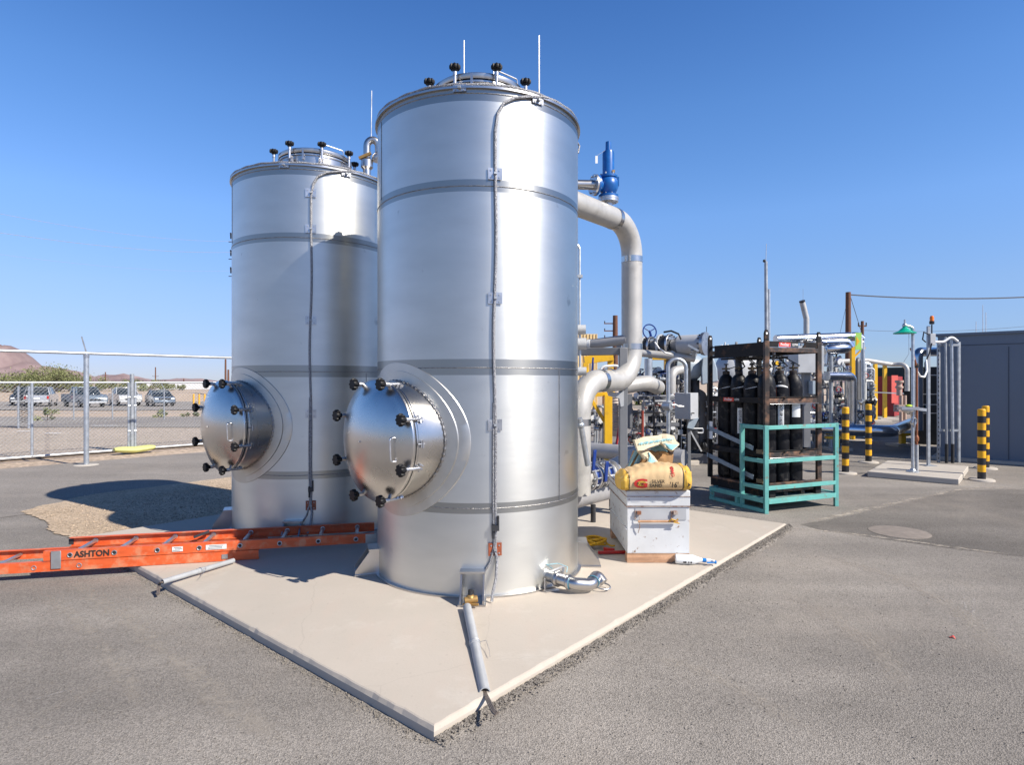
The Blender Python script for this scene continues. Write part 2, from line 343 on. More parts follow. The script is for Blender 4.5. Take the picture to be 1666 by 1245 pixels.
# ------------------------------------------------------------------ ground
def sm(a, b, t): t = max(0, min(1, (t-a)/(b-a))); return t*t*(3-2*t)
def H(x, y):
    h = GZ - .60*sm(20, 60, y)
    h += .9*sm(70, 78, y+x*.05)
    h += (sin(x*.31+y*.17)+sin(x*.13-y*.37+1))*.02*sm(24, 40, abs(y)+abs(x)*.2)
    return h
def ground_mat(name, c1, c2, spots, big, bumps, wheel=False):
    m = bpy.data.materials.new(name); m.use_nodes = True; n = m.node_tree.nodes; l = m.node_tree.links; b = n['Principled BSDF']
    tc = n.new('ShaderNodeTexCoord')
    def noise(sc, det=6, ro=.6, ve=None):
        q = n.new('ShaderNodeTexNoise'); q.inputs['Scale'].default_value = sc; q.inputs['Detail'].default_value = det; q.inputs['Roughness'].default_value = ro
        l.new(ve or tc.outputs['Object'], q.inputs[0]); return q
    def mrange(src, a, bb, c, d):
        q = n.new('ShaderNodeMapRange'); l.new(src, q.inputs[0]); q.inputs[1].default_value = a; q.inputs[2].default_value = bb; q.inputs[3].default_value = c; q.inputs[4].default_value = d; return q
    a = noise(big, 8, .62); mx = n.new('ShaderNodeMix'); mx.data_type = 'RGBA'; l.new(mrange(a.outputs[0], .36, .64, 0, 1).outputs[0], mx.inputs[0])
    mx.inputs[6].default_value = (*c1, 1); mx.inputs[7].default_value = (*c2, 1)
    vo = n.new('ShaderNodeTexVoronoi'); vo.inputs['Scale'].default_value = spots; l.new(tc.outputs['Object'], vo.inputs['Vector'])
    sv = n.new('ShaderNodeSeparateColor'); l.new(vo.outputs['Color'], sv.inputs[0])
    s1 = mrange(sv.outputs[0], 0, 1, .68, 1.32)
    c = n.new('ShaderNodeVectorMath'); c.operation = 'SCALE'; l.new(mx.outputs[2], c.inputs[0]); l.new(s1.outputs[0], c.inputs['Scale'])
    last = c
    if wheel:  # tyre-worn streaks along the drive
        mp = n.new('ShaderNodeMapping'); mp.inputs['Rotation'].default_value = (0, 0, R(-49.5)); mp.inputs['Scale'].default_value = (.12, 1.6, 1); l.new(tc.outputs['Object'], mp.inputs[0])
        wq = noise(1.1, 5, .55, mp.outputs[0]); ws = mrange(wq.outputs[0], .36, .64, .90, 1.09)
        c2_ = n.new('ShaderNodeVectorMath'); c2_.operation = 'SCALE'; l.new(last.outputs[0], c2_.inputs[0]); l.new(ws.outputs[0], c2_.inputs['Scale']); last = c2_
        # dusty patches
        dq = noise(.55, 9, .7); df = mrange(dq.outputs[0], .50, .74, 0, .4); dm = n.new('ShaderNodeMix'); dm.data_type = 'RGBA'
        l.new(df.outputs[0], dm.inputs[0]); l.new(last.outputs[0], dm.inputs[6]); dm.inputs[7].default_value = (.36, .31, .255, 1)
        class _o: pass
        last = _o(); last.outputs = [dm.outputs[2]]
    l.new(last.outputs[0], b.inputs['Base Color']); b.inputs['Roughness'].default_value = .92; b.inputs['Specular IOR Level'].default_value = .25
    bp = n.new('ShaderNodeBump'); bp.inputs['Strength'].default_value = bumps; bp.inputs['Distance'].default_value = .006
    ad = n.new('ShaderNodeMath'); ad.operation = 'ADD'; l.new(vo.outputs['Distance'], ad.inputs[0]); l.new(noise(spots*.4, 4).outputs[0], ad.inputs[1])
    l.new(ad.outputs[0], bp.inputs['Height']); l.new(bp.outputs[0], b.inputs['Normal'])
    return m
M['asphalt'] = ground_mat('asphalt', (.20, .181, .16), (.292, .264, .232), 150, .45, .6, True)
M['asphalt2'] = ground_mat('far_asphalt', (.25, .225, .20), (.29, .263, .235), 40, .3, .4)
M['drive'] = ground_mat('smooth_asphalt', (.225, .202, .178), (.27, .243, .215), 140, .5, .35, True)
M['gravel'] = ground_mat('tan_gravel', (.40, .305, .21), (.49, .38, .27), 60, .8, 1.0)
M['dirt'] = ground_mat('desert_dirt', (.42, .325, .24), (.50, .395, .30), 14, .12, .8)
M['field'] = ground_mat('grey_gravel_field', (.36, .30, .24), (.43, .355, .285), 25, .25, .9)

b = MB()
xs = [-2500, -1400, -800, -450, -260, -160]+list(range(-120, 121, 6))+[160, 260, 450, 800, 1400, 2500]
ys = [-600, -150, -40, 0, 10]+list(range(14, 100, 3))+[110, 140, 200, 320, 600, 1100, 2000, 3500]
for x in xs:
    for y in ys: b.v.append(V((x, y, H(x, y)-.02)))
ny = len(ys)
for i in range(len(xs)-1):
    for j in range(ny-1): k = i*ny+j; b.f.append([k, k+ny, k+ny+1, k+1])
struct(b.build('desert_ground', 'dirt'), 'tan desert ground reaching to the horizon')
E0 = V((-8.54, 12.17, 0))+U1*.62     # asphalt edge line, direction U2
def sheet(name, pts, z, m, label=None):
    q = MB(); q.v = [V((p[0], p[1], z)) for p in pts]; q.f = [list(range(len(pts)))]
    return struct(q.build(name, m, smooth=False), label)
a0 = E0-U2*60; a1 = E0+U2*26
sheet('asphalt_yard', [a0, a0-U1*90, V((70, 20, 0)), V((50, 60, 0)), (8, 46, 0), a1], GZ, 'asphalt', 'coarse grey asphalt yard')
# smoother drive strip between gravel and fence line
PADC = V((-.3616, 2.81, 0)); PL = 5.39
GL = PADC+U1*PL
g0 = GL+U1*.0-U2*.0; 
def rect(o, d1, l1, d2, l2): return [o, o+d1*l1, o+d1*l1+d2*l2, o+d2*l2]
dr = GL+U1*2.12-U2*40
wdr = (E0-GL).dot(U1)-2.12
sheet('asphalt_drive', [dr, dr+U2*62, dr+U2*62+U1*wdr, dr+U1*wdr], GZ+.004, 'drive', 'smoother grey asphalt drive beside the fence')
# gravel strip with an uneven outline
pts = []
base = [GL-U2*.05-U1*.1, GL-U2*.05+U1*2.4, GL+U2*.9+U1*3.1, GL+U2*9+U1*3.2, GL+U2*9-U1*.1]
for i in range(5):
    p, q = base[i], base[(i+1) % 5]; nn = 40
    for k in range(nn):
        t = k/nn; r = p.lerp(q, t); r = r+V((random.uniform(-1, 1), random.uniform(-1, 1), 0))*.028+V((sin(t*13+i), cos(t*9+i), 0))*.03; pts.append(r)
sheet('gravel_strip', pts, GZ+.009, 'gravel', 'tan gravel strip between the concrete pad and the drive')
# far bands, laid over the terrain
def band(name, y0, y1, m, label, x0=-110, x1=6, skew=-.02, dz=.03):
    q = MB(); q.grid(lambda u, v: (lambda x, y: (x, y, H(x, y)+dz))(x0+(x1-x0)*u, y0+(y1-y0)*v+(x0+(x1-x0)*u)*skew), 60, 14)
    return struct(q.build(name, m), label)
# field between fence and road follows fence line
q = MB(); q.grid(lambda u, v: (lambda x, y: (x, y, H(x, y)+.01))(*(lambda e: (e.x, e.y))((E0+U1*1.6-U2*20+U2*(45*u)).lerp(V((-60+60*u, 24, 0)), v))), 30, 12)
struct(q.build('gravel_field', 'field'), 'grey gravel field beyond the temporary fence')
band('public_road', 22, 31, 'asphalt2', 'grey asphalt road beyond the gravel field')
band('parking_lot', 45, 70, 'asphalt2', 'grey parking lot where the cars stand')
mk = MB()
for (X0, X1, Y, dd) in ((28, 50, 705, .12), (74, 98, 708.5, .12), (150, 190, 695, .1)):
    p, q_ = P(X0, Y, 1), P(X1, Y, 1); d = F*1.69/(Y-HY)
    mk.box((( X0+X1)/2*d/F-CX*d/F, d, H(0, d)+.05), ((X1-X0)*d/F, dd, .004))
struct(mk.build('road_marking', 'white'), 'short worn painted lines on the far road')

def pad_concrete():
    m = bpy.data.materials.new('pad_slab_concrete'); m.use_nodes = True; n = m.node_tree.nodes; l = m.node_tree.links; b = n['Principled BSDF']; tc = n.new('ShaderNodeTexCoord')
    def noise(sc, det=8, ro=.6, scale=None):
        q = n.new('ShaderNodeTexNoise'); q.inputs['Scale'].default_value = sc; q.inputs['Detail'].default_value = det; q.inputs['Roughness'].default_value = ro
        if scale: mp = n.new('ShaderNodeMapping'); mp.inputs['Rotation'].default_value = (0, 0, R(-40)); mp.inputs['Scale'].default_value = scale; l.new(tc.outputs['Object'], mp.inputs[0]); l.new(mp.outputs[0], q.inputs[0])
        else: l.new(tc.outputs['Object'], q.inputs[0])
        return q
    def layer(prev, src, lo, hi, amt, col):
        mr = n.new('ShaderNodeMapRange'); l.new(src, mr.inputs[0]); mr.inputs[1].default_value = lo; mr.inputs[2].default_value = hi; mr.inputs[3].default_value = 0; mr.inputs[4].default_value = amt
        mx = n.new('ShaderNodeMix'); mx.data_type = 'RGBA'; l.new(mr.outputs[0], mx.inputs[0]); mx.inputs[7].default_value = (*col, 1)
        if isinstance(prev, tuple): mx.inputs[6].default_value = (*prev, 1)
        else: l.new(prev, mx.inputs[6])
        return mx.outputs[2]
    c = layer((.475, .42, .355), noise(.9, 9, .65).outputs[0], .4, .65, .6, (.42, .375, .315))
    c = layer(c, noise(2.2, 9, .7).outputs[0], .55, .72, .6, (.54, .50, .44))
    c = layer(c, noise(5, 6, .6, (1, .25, 1)).outputs[0], .5, .75, .35, (.50, .40, .33))
    c = layer(c, noise(1.7, 10, .75).outputs[0], .60, .68, .25, (.30, .26, .215))
    c = layer(c, noise(28, 4, .6).outputs[0], .62, .72, .35, (.33, .29, .25))
    vo = n.new('ShaderNodeTexVoronoi'); vo.feature = 'DISTANCE_TO_EDGE'; vo.inputs['Scale'].default_value = .55
    wn = noise(3, 5); ad = n.new('ShaderNodeMixRGB'); ad.inputs[0].default_value = .12; l.new(tc.outputs['Object'], ad.inputs[1]); l.new(wn.outputs['Color'], ad.inputs[2]); l.new(ad.outputs[0], vo.inputs['Vector'])
    c = layer(c, vo.outputs['Distance'], .0018, .0, .2, (.22, .19, .16))
    l.new(c, b.inputs['Base Color']); b.inputs['Roughness'].default_value = .9; b.inputs['Specular IOR Level'].default_value = .3
    bp = n.new('ShaderNodeBump'); bp.inputs['Strength'].default_value = .25; bp.inputs['Distance'].default_value = .004; l.new(noise(60, 5).outputs[0], bp.inputs['Height']); l.new(bp.outputs[0], b.inputs['Normal'])
    return m
M['slab'] = pad_concrete()
# concrete pad with chamfered edge, slightly wavy faces
b = MB(); ch = .018
cn = rect(PADC, U1, PL, U2, 5.35)
def inset(pts, t):
    c = sum(pts, V())/4; out = []
    for p, s1, s2 in ((pts[0], 1, 1), (pts[1], -1, 1), (pts[2], -1, -1), (pts[3], 1, -1)): out.append(p+U1*s1*t+U2*s2*t)
    return out
rp_r = random.Random(21); NS = 90; ring0 = []
for k in range(4):
    p, q = cn[k], cn[(k+1) % 4]
    for i in range(NS): ring0.append(p.lerp(q, i/NS))
cc_ = sum(cn, V())/4
def inw(p, t): 
    u, v_ = (p-PADC).dot(U1), (p-PADC).dot(U2); u = min(max(u, t), PL-t); v_ = min(max(v_, t), 5.35-t); return PADC+U1*u+U2*v_
off_ = [max(0, rp_r.gauss(.0, .0025))+(rp_r.uniform(.004, .014) if rp_r.random() < .05 else 0) for _ in ring0]
for dz, t0_, w_ in ((-.10, 0, 0), (-ch-.004, .0, .5), (-.004, ch*.55, 1), (0, ch, 1)):
    for p, o_ in zip(ring0, off_): pp = inw(p, t0_+o_*w_); b.v.append(V((pp.x, pp.y, dz-(o_*.6 if dz == -ch-.004 else 0))))
n4 = len(ring0)
for L_ in range(3):
    for k in range(n4): k2 = (k+1) % n4; b.f.append([L_*n4+k, L_*n4+k2, (L_+1)*n4+k2, (L_+1)*n4+k][::-1])
b.f.append([3*n4+k for k in range(n4)][::-1])
pad = struct(b.build('concrete_pad', 'slab', smooth=False), 'pale square concrete pad under the steel tanks')
# ragged asphalt aggregate and loose stones along the pad
def stones(name, fn, n, s0, s1, m, label, zf=0.0):
    q = MB(); rr = random.Random(3)
    for i in range(n):
        p = fn(rr); s = rr.uniform(s0, s1); i0 = len(q.v); a = rr.random()*6
        for (x, y, z) in ((1, 0, 0), (-.3, .9, .1), (-.8, -.4, -.1), (.1, -.1, .8), (.2, .1, -.7)):
            x *= rr.uniform(.7, 1.2); y *= rr.uniform(.7, 1.2)
            q.v.append(p+V(((x*cos(a)-y*sin(a))*s, (x*sin(a)+y*cos(a))*s, z*s*.8)))
        for f in ((0, 1, 3), (1, 2, 3), (2, 0, 3), (1, 0, 4), (2, 1, 4), (0, 2, 4)): q.f.append([i0+k for k in f])
    o = q.build(name, m, smooth=False); return tag(o, label, 'loose stones', kind='stuff')
M['stone'] = mat('dark_aggregate', (.205, .182, .155), .9, 0, .45, 30)
M['stonetan'] = mat('tan_pebbles', (.40, .32, .24), .9, 0, .45, 8)
def berm(org, d1, out, L, z0, z1, label, seed):
    rr = random.Random(seed); q = MB(); n_ = int(L/.012); hh = 0
    for i in range(n_+1):
        t = i/n_; hh = hh*.7+rr.gauss(0, .3)*.008; top = z0+(z1-z0)*t+hh+.006*sin(t*40); w_ = .05+.03*sin(t*23+1)+rr.uniform(0, .02)
        p = org+d1*(L*t); q.v += [p+out*.001+V((0, 0, top)), p+out*(w_*.3)+V((0, 0, GZ+(top-GZ)*.72+rr.gauss(0, .002))), p+out*(w_*.65)+V((0, 0, GZ+(top-GZ)*.3+rr.gauss(0, .0015))), p+out*w_+V((0, 0, GZ-.002))]
    for i in range(n_):
        for k in range(3): q.f.append([i*4+k, i*4+k+1, i*4+5+k, i*4+4+k])
    return struct(q.build('asphalt_lip', 'asphalt', smooth=False), label)
berm(PADC+U2*.02, U2, -U1, 5.3, -.056, -.020, 'ragged asphalt lip pressed against the right side of the pad', 4)
def f_edge(rr):
    t = rr.random(); o = abs(rr.gauss(0, .026)); side = rr.random()
    if side < .85: return PADC+U2*(t*5.4)-U1*(.012+o)+V((0, 0, GZ+.004+max(0, (.022+.03*t)*(1-o/.07))))
    return PADC+U1*(t*5.4)-U2*(.012+o)+V((0, 0, GZ+.003))
stones('asphalt_crumbs', f_edge, 7000, .004, .010, 'stone', 'dark asphalt crumbs heaped along the pad edges')
stones('gravel_pebbles', lambda rr: GL+U1*rr.uniform(.02, 2.4)+U2*rr.uniform(.02, 6)+V((0, 0, GZ+.012)), 6000, .004, .016, 'stonetan', 'small tan and grey pebbles on the gravel strip')
def f_yard(rr):
    d = 1.7+rr.random()**1.6*7; x = rr.uniform(-.95, .95)*d
    p = V((x, d, GZ+.003)); q = p-PADC
    if q.dot(U1) > -.05 and q.dot(U2) > -.05: p = p-U1*(q.dot(U1)+.03+rr.random()*1.2) if rr.random() < .5 else p-U2*(q.dot(U2)+.03+rr.random()*1.2)
    return p
stones('loose_grit', f_yard, 5000, .002, .006, 'stone', 'fine loose grit scattered on the coarse asphalt')
# manhole patch and kerb line marks
mh = G(1463, 866)
b = MB().lathe([(.30, 0), (.30, .006), (.27, .010), (.0, .010)], (mh.x, mh.y, GZ-.001), (0, 0, 1), 40)
tag(b.build('manhole_cover', mat('manhole', (.23, .195, .165), .85, 0, .2, 12, .4, 50), loc=(mh.x, mh.y, GZ)), 'round dusty manhole cover sunk in the asphalt', 'manhole cover')
rl = G(1549, 1038)
b = MB().grid(lambda u, v: rl+V(((u-.5)*.032, (v-.5)*.03, .006+.008*sin(u*5)*cos(v*4))), 5, 5)
tag(b.build('scrap_of_tape', 'coral', loc=rl), 'small crumpled coral scrap lying on the asphalt', 'litter')

def dust_mat(name, col, amt):
    m = bpy.data.materials.new(name); m.use_nodes = True; n = m.node_tree.nodes; l = m.node_tree.links; b = n['Principled BSDF']; b.inputs['Base Color'].default_value = (*col, 1); b.inputs['Roughness'].default_value = .95
    at = n.new('ShaderNodeAttribute'); at.attribute_name = 'cover'; no = n.new('ShaderNodeTexNoise'); no.inputs['Scale'].default_value = 45; no.inputs['Detail'].default_value = 6
    mr = n.new('ShaderNodeMapRange'); l.new(no.outputs[0], mr.inputs[0]); mr.inputs[1].default_value = .38; mr.inputs[2].default_value = .62; mr.inputs[4].default_value = amt
    mu = n.new('ShaderNodeMath'); mu.operation = 'MULTIPLY'; l.new(at.outputs['Fac'], mu.inputs[0]); l.new(mr.outputs[0], mu.inputs[1])
    l.new(mu.outputs[0], b.inputs['Alpha']); return m
M['dust'] = dust_mat('light_dust', (.44, .385, .32), .85)
M['scuff'] = dust_mat('pale_scuff', (.48, .45, .42), .6)
M['haze_dust'] = dust_mat('faint_dust', (.40, .355, .30), .5)
def ribbon(name, pxs, w0, m, label, seed, z=.005):
    rr = random.Random(seed); q = MB(); pts_ = []
    g_ = [G(x, y) for x, y in pxs]
    for a, b_ in zip(g_, g_[1:]):
        n_ = max(4, int((b_-a).length/.06))
        for k in range(n_): pts_.append(a.lerp(b_, k/n_))
    for i, p in enumerate(pts_):
        d = (pts_[min(i+1, len(pts_)-1)]-pts_[max(0, i-1)]).normalized(); sd_ = V((-d.y, d.x, 0)); wv = w0*(.35+.65*rr.random())*min(1, i/6, (len(pts_)-1-i)/6)
        off = sd_*(rr.uniform(-1, 1)*w0*.12+.05*sin(i*.07))
        q.v += [p+off+sd_*wv*t_+V((0, 0, z*.45)) for t_ in (1.6, .5, -.5, -1.6)]
    for i in range(len(pts_)-1):
        for k in range(3): q.f.append([4*i+k, 4*i+k+1, 4*i+5+k, 4*i+4+k])
    o = q.build(name, m); at = o.data.attributes.new('cover', 'FLOAT', 'POINT'); N_ = len(pts_)
    at.data.foreach_set('value', [(0, 1, 1, 0)[k]*min(1, i/8, (N_-1-i)/8) for i in range(N_) for k in range(4)]); return struct(o, label)
ribbon('dust_streak', [(-40, 1215), (60, 1165), (150, 1128), (260, 1085)], .05, 'haze_dust', 'broad faint dust streak at the lower left', 11)
ribbon('dust_streak', [(110, 945), (180, 1000), (260, 1065), (380, 1150), (520, 1240)], .09, 'haze_dust', 'faint dusty wheel track parallel to the left pad edge', 12, .0055)
ribbon('dust_streak', [(60, 960), (110, 1010), (170, 1080), (240, 1180)], .06, 'haze_dust', 'second faint dusty wheel track at the lower left', 13, .0062)
ribbon('dust_streak', [(1250, 960), (1340, 1000), (1420, 1060), (1480, 1160)], .09, 'haze_dust', 'faint curved dusty wheel track on the right asphalt', 14, .0058)
ribbon('dust_streak', [(1330, 900), (1450, 940), (1560, 1000), (1640, 1090)], .08, 'haze_dust', 'second faint curved wheel track on the right asphalt', 15, .0064)
ribbon('dust_streak', [(1000, 1050), (1150, 1100), (1300, 1190), (1360, 1240)], .06, 'haze_dust', 'faint dusty track in the near right asphalt', 16, .0068)
M['patch'] = ground_mat('older_asphalt', (.135, .122, .108), (.19, .172, .152), 130, .6, .6, True)
_pp = [(1302, 853), (1350, 845), (1400, 835), (1450, 823), (1500, 809), (1545, 798), (1640, 796), (1900, 806), (1900, 942), (1690, 909), (1560, 894), (1450, 879), (1390, 870), (1330, 861)]
q = MB(); q.v = [G(x, y, GZ+.0014) for x, y in _pp]; q.f = [list(range(len(_pp)))]; struct(q.build('asphalt_patch', 'patch', smooth=False), 'darker older asphalt patch around the manhole cover')
ribbon('dust_line', [(1160, 850), (1230, 856), (1330, 864), (1450, 878), (1560, 893), (1690, 908)], .05, 'dust', 'thin dusty joint line across the asphalt yard', 1)
ribbon('dust_line', [(1300, 852), (1380, 838), (1450, 822), (1540, 798), (1590, 792), (1700, 797)], .07, 'dust', 'dusty joint line running toward the shower slab', 2, .0055)
ribbon('tyre_scuff', [(1585, 960), (1572, 1005), (1560, 1035)], .012, 'scuff', 'short pale scuff on the right asphalt', 3)
ribbon('tyre_scuff', [(1566, 960), (1563, 1000), (1559, 1020)], .010, 'scuff', 'second short pale scuff on the right asphalt', 4)
ribbon('tyre_scuff', [(1568, 1060), (1575, 1090), (1582, 1110)], .008, 'scuff', 'lowest pale scuff on the right asphalt', 5)
ribbon('tyre_scuff', [(0, 1165), (60, 1140), (140, 1118), (200, 1104)], .012, 'scuff', 'long pale scuff at the lower left of the asphalt', 6)
ribbon('tyre_scuff', [(1330, 870), (1390, 890), (1460, 905)], .012, 'scuff', 'pale scuff near the manhole cover', 7)

# ------------------------------------------------------------------ tanks
T1 = V((-.297, 5.39, 0)); T2 = V((-2.265, 6.99, 0)); TR = .877; TH = 3.80
AN = math.atan2(-.724, -.69)      # direction of side manway (local)
def cp(ang, z, r=TR): return V((r*cos(ang), r*sin(ang), z))
tank = thing('steel_tank', T1, 'nearer and larger looking stainless steel tank, standing at the middle of the pad', 'tank', 'tall cylindrical steel tanks on the pad')
LB = dict(parent=tank, local=True)
b = MB(); n = 160
b.lathe([(TR, .0), (TR, .35), (TR, .66), (TR, 1.2), (TR, 1.71), (TR, 2.4), (TR, 3.065), (TR, 3.5), (TR, TH)], (0, 0, 0), (0, 0, 1), n, caps=False)
b.build('shell', 'tank', **LB)
b = MB().lathe([(TR+.02, TH-.012), (TR+.02, TH+.004), (TR-.01, TH+.01), (.40, TH+.07), (.0, TH+.075)], (0, 0, 0), (0, 0, 1), 120, caps=False)
b.lathe([(TR+.001, TH-.012), (TR+.02, TH-.012)], (0, 0, 0), (0, 0, 1), 120, caps=False)
b.build('roof', 'brushed', **LB)
b = MB().lathe([(TR+.03, 0.001), (TR+.03, .012), (TR+.001, .012)], (0, 0, 0), (0, 0, 1), 120, caps=False); b.build('base_ring', 'brushed', **LB)
for z in (3.755, 3.065, 1.71, .66):
    b = MB(); pts = []
    for k in range(240):
        a = 2*pi*k/240; pts.append(cp(a, z+random.uniform(-1, 1)*.0008, TR+.0005))
    b.tube(pts, .0035, 6, closed=True); b.build('weld_seam', 'weld', **LB)
for (a, z0, z1) in ((R(-152), 3.1, 3.74), (R(-100), 1.72, 3.05), (R(-40), .67, 1.70)):
    if a == R(-100): a = R(20)
    b = MB(); b.tube([cp(a, z0, TR+.001), cp(a, z1, TR+.001)], .0035, 6); b.build('weld_seam', 'weld', **LB)
# side manway
nn_ = V((cos(AN), sin(AN), 0)); pp_ = V((-nn_.y, nn_.x, 0)); ZM = 1.158
mw = MB().lathe([(.45, .5), (.45, .93), (.455, .935), (.455, 1.01), (.45, 1.015), (.45, 1.045)], (0, 0, ZM), nn_, 96, caps=False).build('manway_nozzle', 'polish', **LB)
def patch(r0, r1, th):
    q = MB()
    def fn(u, v):
        a = 2*pi*u; r = r0+(r1-r0)*v; p_, q_ = r*cos(a), r*sin(a); Rt = TR+th if v < .999 else TR+.0005
        if v < .001: Rt = TR+th
        return pp_*p_+nn_*sqrt(Rt*Rt-p_*p_)+V((0, 0, ZM+q_))
    vs = [0, .33, .66, .985, 1]
    i = len(q.v)
    for a in range(120):
        for v in vs: q.v.append(fn(a/120, v))
    for a in range(120):
        for k in range(4): q.f.append([i+a*5+k, i+((a+1) % 120)*5+k, i+((a+1) % 120)*5+k+1, i+a*5+k+1])
    return q
M['ring'] = mat('ground_steel_ring', (.58, .57, .54), .42, 1, .14, 5, .03, 30)
patch(.45, .60, .006).build('outer_reinforcing_ring', 'ring', parent=mw, local=True)
patch(.45, .535, .014).build('inner_reinforcing_ring', 'ring', parent=mw, local=True)
q = MB(); pts = []; rad = []
for k in range(220):
    a = 2*pi*k/220; p_, q_ = .455*cos(a), .455*sin(a); Rt = TR+.014; pts.append(pp_*p_+nn_*sqrt(Rt*Rt-p_*p_)+V((0, 0, ZM+q_))); rad.append(.008+.0035*sin(k*1.9)+random.uniform(0, .002))
q.tube(pts, rad, 7, closed=True); q.build('weld_bead', 'weld', parent=mw, local=True)
prof = [(.462, 1.045), (.466, 1.05), (.466, 1.068), (.46, 1.074)]
b = MB().lathe([(.45, 1.03), (.458, 1.033), (.458, 1.045)], (0, 0, ZM), nn_, 96, caps=False); b.build('gasket', 'blackplastic', parent=mw, local=True)
Rd = .80; h0 = sqrt(Rd*Rd-.45*.45)
for k in range(1, 15):
    r = .452*(1-k/14); prof.append((r, 1.074+sqrt(Rd*Rd-r*r)-h0))
md = MB().lathe(prof, (0, 0, ZM), nn_, 96, caps=False).build('manway_door', 'polish', angle=60, **LB)
apx = V((0, 0, ZM))+nn_*(1.074+Rd-h0)
MB().cyl(apx-nn_*.01, apx+nn_*.012, .006, n=8).build('centre_stud', 'brushed', parent=md, local=True)
def domept(p_, q_): 
    r = sqrt(p_*p_+q_*q_); return V((0, 0, ZM+q_))+pp_*p_+nn_*(1.074+sqrt(Rd*Rd-r*r)-h0)
# handle: vertical bar to the right of the apex (pp_ points image-right)
ha, hb = domept(.335, .045), domept(.335, -.125)
b = MB().tube(fillet([ha-nn_*.01, ha+nn_*.042, hb+nn_*.042, hb-nn_*.01], .018, 5), .0075, 8); b.build('door_handle', 'plate', parent=md, local=True)
def clamp(b_met, b_knob, base, ax, out, L=.17):
    # base: lug position, ax: bolt direction, out: radial direction
    e = ax.cross(out).normalized()
    b_met.bar(base-ax*.03+e*.014, base+ax*.03+e*.014, .008, .045, up=out); b_met.bar(base-ax*.03-e*.014, base+ax*.03-e*.014, .008, .045, up=out)
    b_met.cyl(base-e*.03+out*.018, base+e*.03+out*.018, .009, n=10)
    b_met.cyl(base+out*.018, base+out*.018+ax*(L*.62), .013, n=12); b_met.cyl(base+out*.018+ax*(L*.6), base+out*.018+ax*(L*.82), .0175, n=12)
    b_knob.cyl(base+out*.018+ax*(L*.8), base+out*.018+ax*L, .018, .026, n=12)
    star(b_knob, base+out*.018+ax*(L*.95), ax, .042, .034)
for k in range(8):
    a = R(22.5+45*k); out = pp_*cos(a)+V((0, 0, sin(a))); q1, q2 = MB(), MB()
    clamp(q1, q2, V((0, 0, ZM))+nn_*.985+out*.446, nn_, out, .158)
    cl = q1.build('clamp_bolt', 'plate', parent=md, local=True); q2.build('star_knob', 'blackplastic', parent=cl, local=True)
b = MB(); lg = V((0, 0, ZM))+nn_*.99+pp_*.46; b.box(lg, (.02, .03, .05), ax=(pp_, nn_, V((0, 0, 1)))); b.cyl(lg+pp_*.005-nn_*.02, lg+pp_*.005+nn_*.04, .006, n=8); b.cyl(lg+pp_*.012-V((0, 0, .03)), lg+pp_*.012+V((0, 0, .03)), .005, n=8)
b.build('hinge_lug', 'plate', parent=mw, local=True)
# roof manway
rn = MB().lathe([(.385, TH+.03), (.385, 4.075), (.40, 4.08), (.40, 4.095)], (0, 0, 0), (0, 0, 1), 72, caps=False).build('roof_manway_neck', 'brushed', **LB)
MB().lathe([(.392, 4.095), (.392, 4.107)], (0, 0, 0), (0, 0, 1), 72, caps=False).build('roof_gasket', 'blackplastic', parent=rn, local=True)
rl_ = MB().lathe([(.402, 4.107), (.405, 4.111), (.405, 4.15), (.395, 4.158), (.3, 4.175), (.0, 4.19)], (0, 0, 0), (0, 0, 1), 72, caps=False).build('roof_manway_lid', 'brushed', **LB)
for k in range(8):
    a = R(22.5+45*k); out = V((cos(a), sin(a), 0)); q1, q2 = MB(), MB(); base = out*.43+V((0, 0, 4.03)); clamp(q1, q2, base, V((0, 0, 1)), out, .15)
    q1.bar(out*.385+V((0, 0, 3.995)), base+V((0, 0, -.035)), .03, .012)
    cl = q1.build('clamp_bolt', 'plate', parent=rl_, local=True); q2.build('star_knob', 'blackplastic', parent=cl, local=True)
for a in (R(-95), R(-8)):
    MB().box(V((.39*cos(a), .39*sin(a), 4.09)), (.03, .02, .12), rz=a).build('hinge_lug', 'plate', parent=rn, local=True)
h1, h2 = V((.30*cos(R(-62)), .30*sin(R(-62)), 4.16)), V((.37*cos(R(-22)), .37*sin(R(-22)), 4.15))
MB().tube(fillet([h1, h1+V((0, 0, .09)), h2+V((0, 0, .075)), h2], .02, 5), .006, 8).build('lid_handle', 'plate', parent=rl_, local=True)
# lightning cable
CA = R(-78.9); r_ = TR+.016
path = []
for k in range(18): path.append(cp(R(-50)-R(3)*k/17*4, TH+.012-.0*k, TR+.016))
path = [cp(R(-50), TH+.01, r_), cp(R(-55), TH-.005, r_), cp(R(-62), TH-.03, r_), cp(R(-69), TH-.06, r_), cp(R(-74.5), TH-.11, r_), cp(R(-77.5), TH-.19, r_), cp(R(-78.8), TH-.32, r_)]
z = TH-.5
while z > .62: path.append(cp(CA+R(.45)*sin(z*2.6)+R(.3)*sin(z*5.1+1), z, r_)); z -= .1
path += [cp(CA+R(.3), .55, r_), cp(CA+R(.2), .47, r_), cp(CA, .36, r_), cp(CA+R(.8), .28, r_+.01), cp(CA-R(.2), .15, r_+.05), cp(CA-R(2), .07, r_+.10), cp(CA-R(2.6), .012, r_+.12)]
MB().tube(path, .0115, 8).build('lightning_cable', 'cable', **LB)
path2 = [cp(CA-R(.6)+R(.35)*sin(z_*3+2), z_, r_-.002) for z_ in [1.45-.05*i for i in range(19)]]+[cp(CA-R(.5), .38, r_), cp(CA-R(2.5), .26, r_), cp(CA-R(5), .20, r_)]
